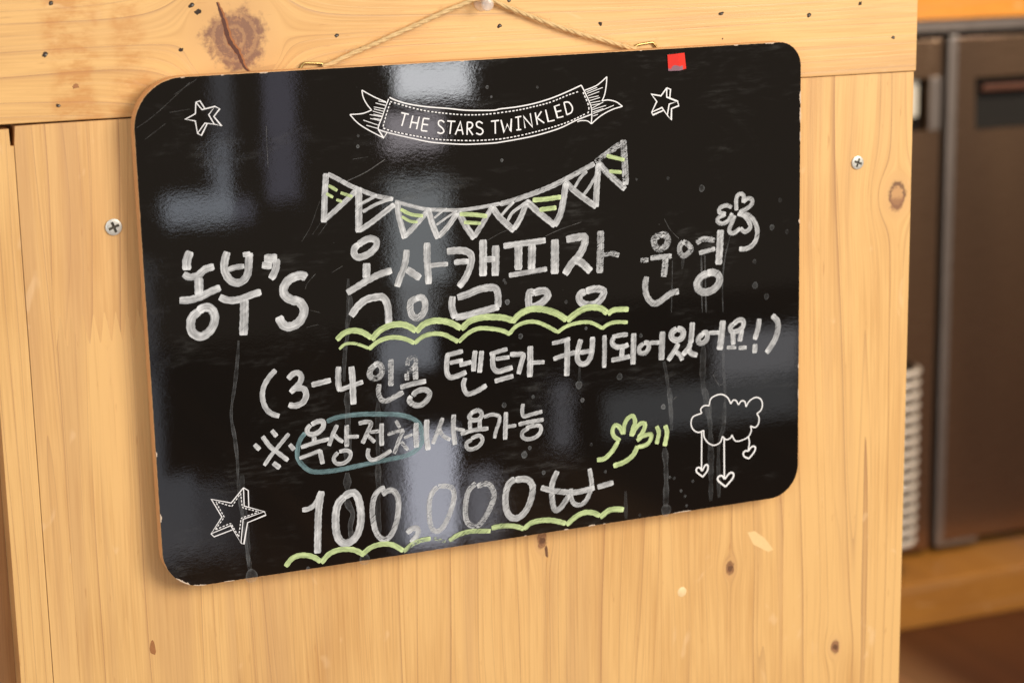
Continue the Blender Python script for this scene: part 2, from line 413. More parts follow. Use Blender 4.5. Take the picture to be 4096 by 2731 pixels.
def tag(o, label, cat, group=None):
    o['label'] = label
    o['category'] = cat
    if group:
        o['group'] = group
    return o

def prism(pts, y0, y1, bevel=0.0):
    """outline in x,z extruded from y0 (front) back to y1, its front rim bevelled"""
    bm = bmesh.new()
    fr = [bm.verts.new((x, y0, z)) for x, z in pts]
    bk = [bm.verts.new((x, y1, z)) for x, z in pts]
    ff = bm.faces.new(fr)
    bm.faces.new(bk[::-1])
    n = len(pts)
    for i in range(n):
        j = (i + 1) % n
        bm.faces.new((fr[i], bk[i], bk[j], fr[j]))
    if bevel:
        es = [e for e in bm.edges if abs(e.verts[0].co.y - y0) < 1e-9 and abs(e.verts[1].co.y - y0) < 1e-9]
        bmesh.ops.bevel(bm, geom=es, offset=bevel, segments=2, affect='EDGES', profile=0.6)
    return bm

def box_pts(x0, x1, z0, z1): return [(x0, z0), (x1, z0), (x1, z1), (x0, z1)]

def catmull(pts, step):
    if len(pts) < 3:
        a, b = pts[0], pts[-1]
        n = max(2, int((b - a).length / step))
        return [a.lerp(b, i / n) for i in range(n + 1)]
    P = [pts[0] * 2 - pts[1]] + pts + [pts[-1] * 2 - pts[-2]]
    out = []
    for i in range(1, len(P) - 2):
        p0, p1, p2, p3 = P[i - 1:i + 3]
        n = max(2, int((p2 - p1).length / step))
        for k in range(n):
            s = k / n
            out.append(0.5 * ((2 * p1) + (p2 - p0) * s + (2 * p0 - 5 * p1 + 4 * p2 - p3) * s * s + (3 * p1 - p0 - 3 * p2 + p3) * s ** 3))
    out.append(pts[-1].copy())
    return out

def straight(pts, step):
    out = []
    for a, b in zip(pts, pts[1:]):
        n = max(1, int((b - a).length / step))
        out += [a.lerp(b, k / n) for k in range(n)]
    out.append(pts[-1].copy())
    return out

def tube(path, rad, sides=8, closed=False):
    vs_, fs = [], []
    n = len(path)
    up = Vector((0.13, 0.97, 0.21)).normalized()
    for i, p_ in enumerate(path):
        a = path[(i - 1) % n] if (closed or i) else path[i]
        b = path[(i + 1) % n] if (closed or i < n - 1) else path[i]
        d = (b - a).normalized()
        s1 = d.cross(up).normalized()
        s2 = d.cross(s1).normalized()
        r = rad(i / max(1, n - 1)) if callable(rad) else rad
        for k in range(sides):
            q = 2 * math.pi * k / sides
            vs_.append(p_ + s1 * (r * math.cos(q)) + s2 * (r * math.sin(q)))
    for i in range(n if closed else n - 1):
        j = (i + 1) % n
        for k in range(sides):
            m_ = (k + 1) % sides
            fs.append((i * sides + k, i * sides + m_, j * sides + m_, j * sides + k))
    if not closed:
        fs.append(tuple(range(sides))[::-1])
        fs.append(tuple((n - 1) * sides + k for k in range(sides)))
    return vs_, fs

def lathe(profile, sides=32):
    """profile of (r, h) along -Y"""
    vs_, fs = [], []
    for r, h in profile:
        for k in range(sides):
            q = 2 * math.pi * k / sides
            vs_.append((r * math.cos(q), -h, r * math.sin(q)))
    for i in range(len(profile) - 1):
        for k in range(sides):
            m_ = (k + 1) % sides
            fs.append((i * sides + k, i * sides + m_, (i + 1) * sides + m_, (i + 1) * sides + k))
    fs.append(tuple(range(sides))[::-1])
    fs.append(tuple((len(profile) - 1) * sides + k for k in range(sides)))
    return vs_, fs

# ---------------------------------------------------------------- wooden counter front
counter = thing('wooden_counter', 'varnished pine counter front of upright staves below a knotty rail', 'counter', (0, 0, 0))
BOT = -0.50
tones = [(0.11, 0.42, 0.0), (0.32, 0.56, 0.12), (0.55, 0.60, 0.20), (0.21, 0.50, 0.02), (0.47, 0.49, 0.03), (0.83, 0.47, 0.0), (0.66, 0.50, 0.0), (0.93, 0.40, 0.0)]
RZ = RAIL_Z
def stave(name, pts, y0, mat, tone, bevel=0.00016, depth=0.02):
    o = bm_obj(name, prism(pts, y0, y0 + depth, bevel), mat, counter)
    o.color = (*tone, 1)
    return o
# upper rail, a little proud
o = bm_obj('rail', prism(box_pts(-0.70, RAIL_XR, RZ, 0.30), -0.0016, 0.02, 0.0006), M['rail'], counter)
o.color = (0.4, 0.47, 0.0, 1)
o['label'] = 'knotty horizontal rail with old staple holes'
rail = o
# strip left of the dark joint, notched at its top corner
nx0, nz0 = NOTCH[0]
nx1, nz1 = NOTCH[1]
sx = STAVE_X
zt = RZ - 0.0014
stave('stave', [(LEFT_X, BOT), (sx[0] - 0.00005, BOT), (sx[0] - 0.00005, nz1), (nx0 - 0.0002, nz1), (nx0 - 0.0002, zt - 0.0012), (LEFT_X, zt - 0.0014)], 0.0, M['stave'], tones[0])
# narrow stave
stave('stave', [(sx[0] + 0.00025, BOT), (sx[1], BOT), (sx[1], RZ - 0.0011), (sx[0] + 0.0012, RZ - 0.0013), (sx[0] + 0.0003, nz1)], 0.0, M['stave'], tones[1])
# finger-jointed stave: two lengths with interlocking teeth
zf1, zf0 = FJ
nt = 15
wt = (sx[2] - sx[1]) / nt
zig = []
for i in range(nt):
    x = sx[1] + i * wt
    jit = random.uniform(-0.0008, 0.0008)
    zig += [(x + wt * 0.04, zf0 + jit), (x + wt * 0.44, zf1 + jit), (x + wt * 0.54, zf1 + jit), (x + wt * 0.94, zf0 + jit)]
low = [(sx[1], BOT), (sx[2], BOT), (sx[2], zf0)] + [q for q in reversed(zig)] + [(sx[1], zf0)]
up = [(sx[1], zf0 + 0.00003)] + [(x, z + 0.00003) for x, z in zig] + [(sx[2], zf0 + 0.00003), (sx[2], RZ - 0.0006), (sx[1], RZ - 0.0011)]
stave('stave', up, 0.0, M['stave'], tones[2], 0.0)
stave('stave', low, 0.0, M['stave'], (0.26, 0.44, 0.0), 0.0)
for i in range(2, 7):
    stave('stave', [(sx[i], BOT), (sx[i + 1], BOT), (sx[i + 1], RZ - 0.00035), (sx[i], RZ - 0.00045)], 0.0, M['post'] if i == 6 else M['stave'], tones[i + 1])
# shaded upright set back at the far edge, and the dark core behind the joints
o = bm_obj('upright', prism(box_pts(-0.70, LEFT_X - 0.001, BOT, RZ - 0.004), 0.022, 0.05, 0.0005), M['shade_wood'], counter)
o.color = (0.6, 0.5, 0.1, 1)
o = bm_obj('core', prism(box_pts(LEFT_X - 0.06, sx[7] - 0.003, BOT, RZ + 0.12), 0.0204, 0.028), M['shade_wood'], counter)
o.color = (0.2, 0.7, 0.1, 1)

def blob(name, cx, cz, rx, rz, y, mat, parent, n=14, jit=0.18, dome=0.0003, rot=0.0):
    vs_ = [(cx, y - dome, cz)]
    for ring, (k, d) in enumerate(((0.6, dome * 0.8), (1.0, 0.0))):
        for i in range(n):
            q = 2 * math.pi * i / n
            j = 1 + random.uniform(-jit, jit) * (1 if ring else 0.6)
            ex, ez = rx * k * j * math.cos(q), rz * k * j * math.sin(q)
            vs_.append((cx + ex * math.cos(rot) - ez * math.sin(rot), y - d, cz + ex * math.sin(rot) + ez * math.cos(rot)))
    fs = [(0, 1 + i, 1 + (i + 1) % n) for i in range(n)]
    fs += [(1 + i, 1 + n + i, 1 + n + (i + 1) % n, 1 + (i + 1) % n) for i in range(n)]
    return mesh_obj(name, vs_, fs, mat, parent, True)

# staple holes in the rail: a dark pit with the cut end of a staple in some of them
for i, (hx, hz) in enumerate(HOLES):
    big = 1.0 if i < 14 else 0.5
    h = blob('staple_hole', hx, hz, 0.00165 * big * random.uniform(0.7, 1.15), 0.00120 * big * random.uniform(0.8, 1.2), -0.00163, M['hole'], rail, 12, 0.3, 0.00002, 0.4)
    if i % 3 != 2:
        blob('staple_end', hx + 0.0004, hz - 0.0001, 0.00062 * big, 0.00052 * big, -0.00167, M['staple'], rail, 8, 0.2, 0.00025, 0.4)
# crack through the big knot
path = [Vector((x, 0, z)) for x, z in CRACK]
path = catmull(path, 0.0012)
def sliver(name, path, wid, y, mat, parent, shift=0.0):
    vs_, fs = [], []
    n = len(path)
    for i, p_ in enumerate(path):
        d = (path[min(n - 1, i + 1)] - path[max(0, i - 1)]).normalized()
        s_ = Vector((d.z, 0, -d.x))
        s = i / (n - 1)
        w = wid * (math.sin(math.pi * min(1, s * 0.93 + 0.04)) ** 0.7) * (1 + 0.35 * math.sin(i * 2.3) * math.sin(i * 0.7)) + 0.00012
        vs_ += [(p_.x - s_.x * w + shift, y, p_.z - s_.z * w), (p_.x + s_.x * w + shift, y, p_.z + s_.z * w)]
        if i:
            k = 2 * i
            fs.append((k - 2, k - 1, k + 1, k))
    return mesh_obj(name, vs_, fs, mat, parent)
sliver('crack_lip', path, 0.0017, -0.00164, M['crack_lip'], rail, 0.0005)
sliver('crack', path, 0.0010, -0.00167, M['crack'], rail)
# small knots, resin spots, plug and scrape on the staves
for kx, kz, kr in KNOTS:
    blob('knot_heart', kx + 0.0003, kz - 0.0002, kr * 0.60, kr * 0.66, -0.00004, M['knot'], counter, 14, 0.22, 0.00002)
blob('resin_spot', SPOTS[0][0], SPOTS[0][1], 0.0010, 0.0040, -0.00004, M['knot'], counter, 12, 0.2, 0.00002, 0.1)
blob('resin_spot', SPOTS[1][0], SPOTS[1][1], 0.0016, 0.0042, -0.00004, M['resin'], counter, 12, 0.2, 0.00002)
blob('resin_spot', SPOTS[3][0], SPOTS[3][1], 0.0019, 0.0012, -0.00163, M['resin'], rail, 12, 0.35, 0.00002)
blob('wood_plug', PLUG[0], PLUG[1], 0.0031, 0.0032, -0.00005, M['plug'], counter, 22, 0.02, 0.0005)
q = [Vector((x, 0, z)) for x, z in SCRATCH]
mesh_obj('scrape', [(a.x, -0.00004, a.z) for a in q], [tuple(range(len(q)))], M['pale'], counter)

def make_screw(cx, cz, r, ang):
    nr, na = 22, 72
    vs_, fs, mats = [(0, 0, 0)], [], []
    def ht(x, z):
        rr_ = math.hypot(x, z) / r
        h = 0.0013 - 0.0004 * rr_ ** 4
        xx, zz = x * math.cos(ang) + z * math.sin(ang), -x * math.sin(ang) + z * math.cos(ang)
        w, L_ = r * 0.15, r * 0.66
        ins = (abs(xx) < w and abs(zz) < L_) or (abs(zz) < w and abs(xx) < L_)
        if ins:
            h -= 0.0010 * (1 - 0.45 * rr_)
        return h, ins
    vs_[0] = (cx, -ht(0, 0)[0], cz)
    for i in range(1, nr + 1):
        for k in range(na):
            q = 2 * math.pi * k / na
            x, z = r * i / nr * math.cos(q), r * i / nr * math.sin(q)
            vs_.append((cx + x, -ht(x, z)[0], cz + z))
    for k in range(na):
        q = 2 * math.pi * k / na
        vs_.append((cx + r * 1.0 * math.cos(q), 0.0004, cz + r * 1.0 * math.sin(q)))
    def vi(i, k): return 0 if i == 0 else 1 + (i - 1) * na + k % na
    for k in range(na):
        fs.append((0, vi(1, k), vi(1, k + 1)))
    for i in range(1, nr + 1):
        for k in range(na):
            fs.append((vi(i, k), vi(i + 1, k), vi(i + 1, k + 1), vi(i, k + 1)))
    o = mesh_obj('screw', vs_, fs, M['screw'], counter)
    o.data.materials.append(M['recess'])
    for p_ in o.data.polygons:
        c = p_.center
        if ht(c.x - cx, c.z - cz)[1]:
            p_.material_index = 1
    o['label'] = 'cross-head zinc screw'
    return o
for s_ in SCREWS:
    make_screw(*s_)

# ---------------------------------------------------------------- chalkboard
BW, TH, GAP = 400.0, 9.0, 5.0
FY = -(GAP + TH) * 0.001
board = thing('chalkboard', 'glossy black rounded board with handwritten white and green Korean camping notice hanging on jute cord', 'chalkboard', (0, FY, 0), (0, -BPHI, 0))
def rounded(w, h, rad, inset=0.0, n=14):
    out = []
    for (cx, cz, a0, r) in ((-1, -1, 180, rad[3]), (1, -1, 270, rad[2]), (1, 1, 0, rad[1]), (-1, 1, 90, rad[0])):
        ox, oz = cx * (w / 2 - r), cz * (h / 2 - r)
        for i in range(n + 1):
            q = math.radians(a0 + 90 * i / n)
            out.append(((ox + (r - inset) * math.cos(q)) * 0.001, (oz + (r - inset) * math.sin(q)) * 0.001))
    return out
RAD = (27.0, 15.0, 20.0, 22.0)
bm = prism(rounded(BW, BH, RAD), 0.00045, TH * 0.001, 0.0)
bm_obj('backing_board', bm, M['mdf'], board)
# the black laminate, its rim slightly ragged
pts = rounded(BW, BH, RAD, 0.25, 40)
dense = []
for i, a in enumerate(pts):
    b = pts[(i + 1) % len(pts)]
    L_ = math.hypot(b[0] - a[0], b[1] - a[1])
    n = max(1, int(L_ / 0.0016))
    for k in range(n):
        s = k / n
        q = 0.00016 * random.random() ** 3
        x, z = a[0] + (b[0] - a[0]) * s, a[1] + (b[1] - a[1]) * s
        dense.append((x * (1 - q * 5), z * (1 - q * 7)))
bm_obj('writing_surface', prism(dense, 0.0, 0.0004, 0.0), M['gloss'], board)
def edge_chip(px_, pz_, length, depth):
    n = len(dense)
    i0 = min(range(n), key=lambda i: (dense[i][0] - px_ * 0.001) ** 2 + (dense[i][1] - pz_ * 0.001) ** 2)
    run, idx, acc = [i0], i0, 0.0
    while acc < length * 0.001:
        j_ = (idx + 1) % n
        acc += math.hypot(dense[j_][0] - dense[idx][0], dense[j_][1] - dense[idx][1])
        idx = j_
        run.append(idx)
    m = max(6, int(length / 0.45))
    P = catmull([Vector((dense[k][0], 0, dense[k][1])) for k in run], length * 0.001 / m)
    v_, f_ = [], []
    for k, p_ in enumerate(P):
        s = k / (len(P) - 1)
        d = (P[min(len(P) - 1, k + 1)] - P[max(0, k - 1)]).normalized()
        nrm = Vector((-d.z, 0, d.x))
        w = depth * 0.001 * (math.sin(math.pi * s) ** 0.5) * random.uniform(0.45, 1.15)
        a, b = p_ - nrm * 0.00006, p_ + nrm * (w + 0.00002)
        v_ += [(a.x, -0.00004, a.z), (b.x, -0.00004, b.z)]
        if k:
            f_.append((2 * k - 2, 2 * k - 1, 2 * k + 1, 2 * k))
    mesh_obj('edge_chip', v_, f_, M['chip'], board)
hb = BH / 2
for q in ((-126, hb, 4.2, 0.7), (-150, hb, 1.6, 0.5), (-172, hb - 1, 2.0, 0.5), (158, hb, 3.0, 0.6), (181, hb, 5.5, 0.8), (200, 103, 7.0, 0.8), (200, 92, 9.0, 0.6), (200, 80, 5.0, 0.5), (200, 30, 2.0, 0.8), (200, -60, 3.0, 0.5), (200, -78, 6.0, 0.5),
          (-193.5, -hb + 6.5, 9.0, 0.9), (-184, -hb + 1.0, 7.0, 0.6), (-166, -hb, 5.0, 0.4), (-200, -60, 2.2, 0.7), (-200, -96, 3.6, 0.9), (14, -hb, 1.4, 0.5), (40, -hb, 2.2, 0.6), (57, -hb, 3.2, 0.8), (66, -hb, 1.0, 0.5), (112, -hb, 12.0, 0.55), (-14, hb, 3.0, 0.4), (-60, hb, 1.5, 0.4), (95, hb, 1.2, 0.4)):
    edge_chip(*q)

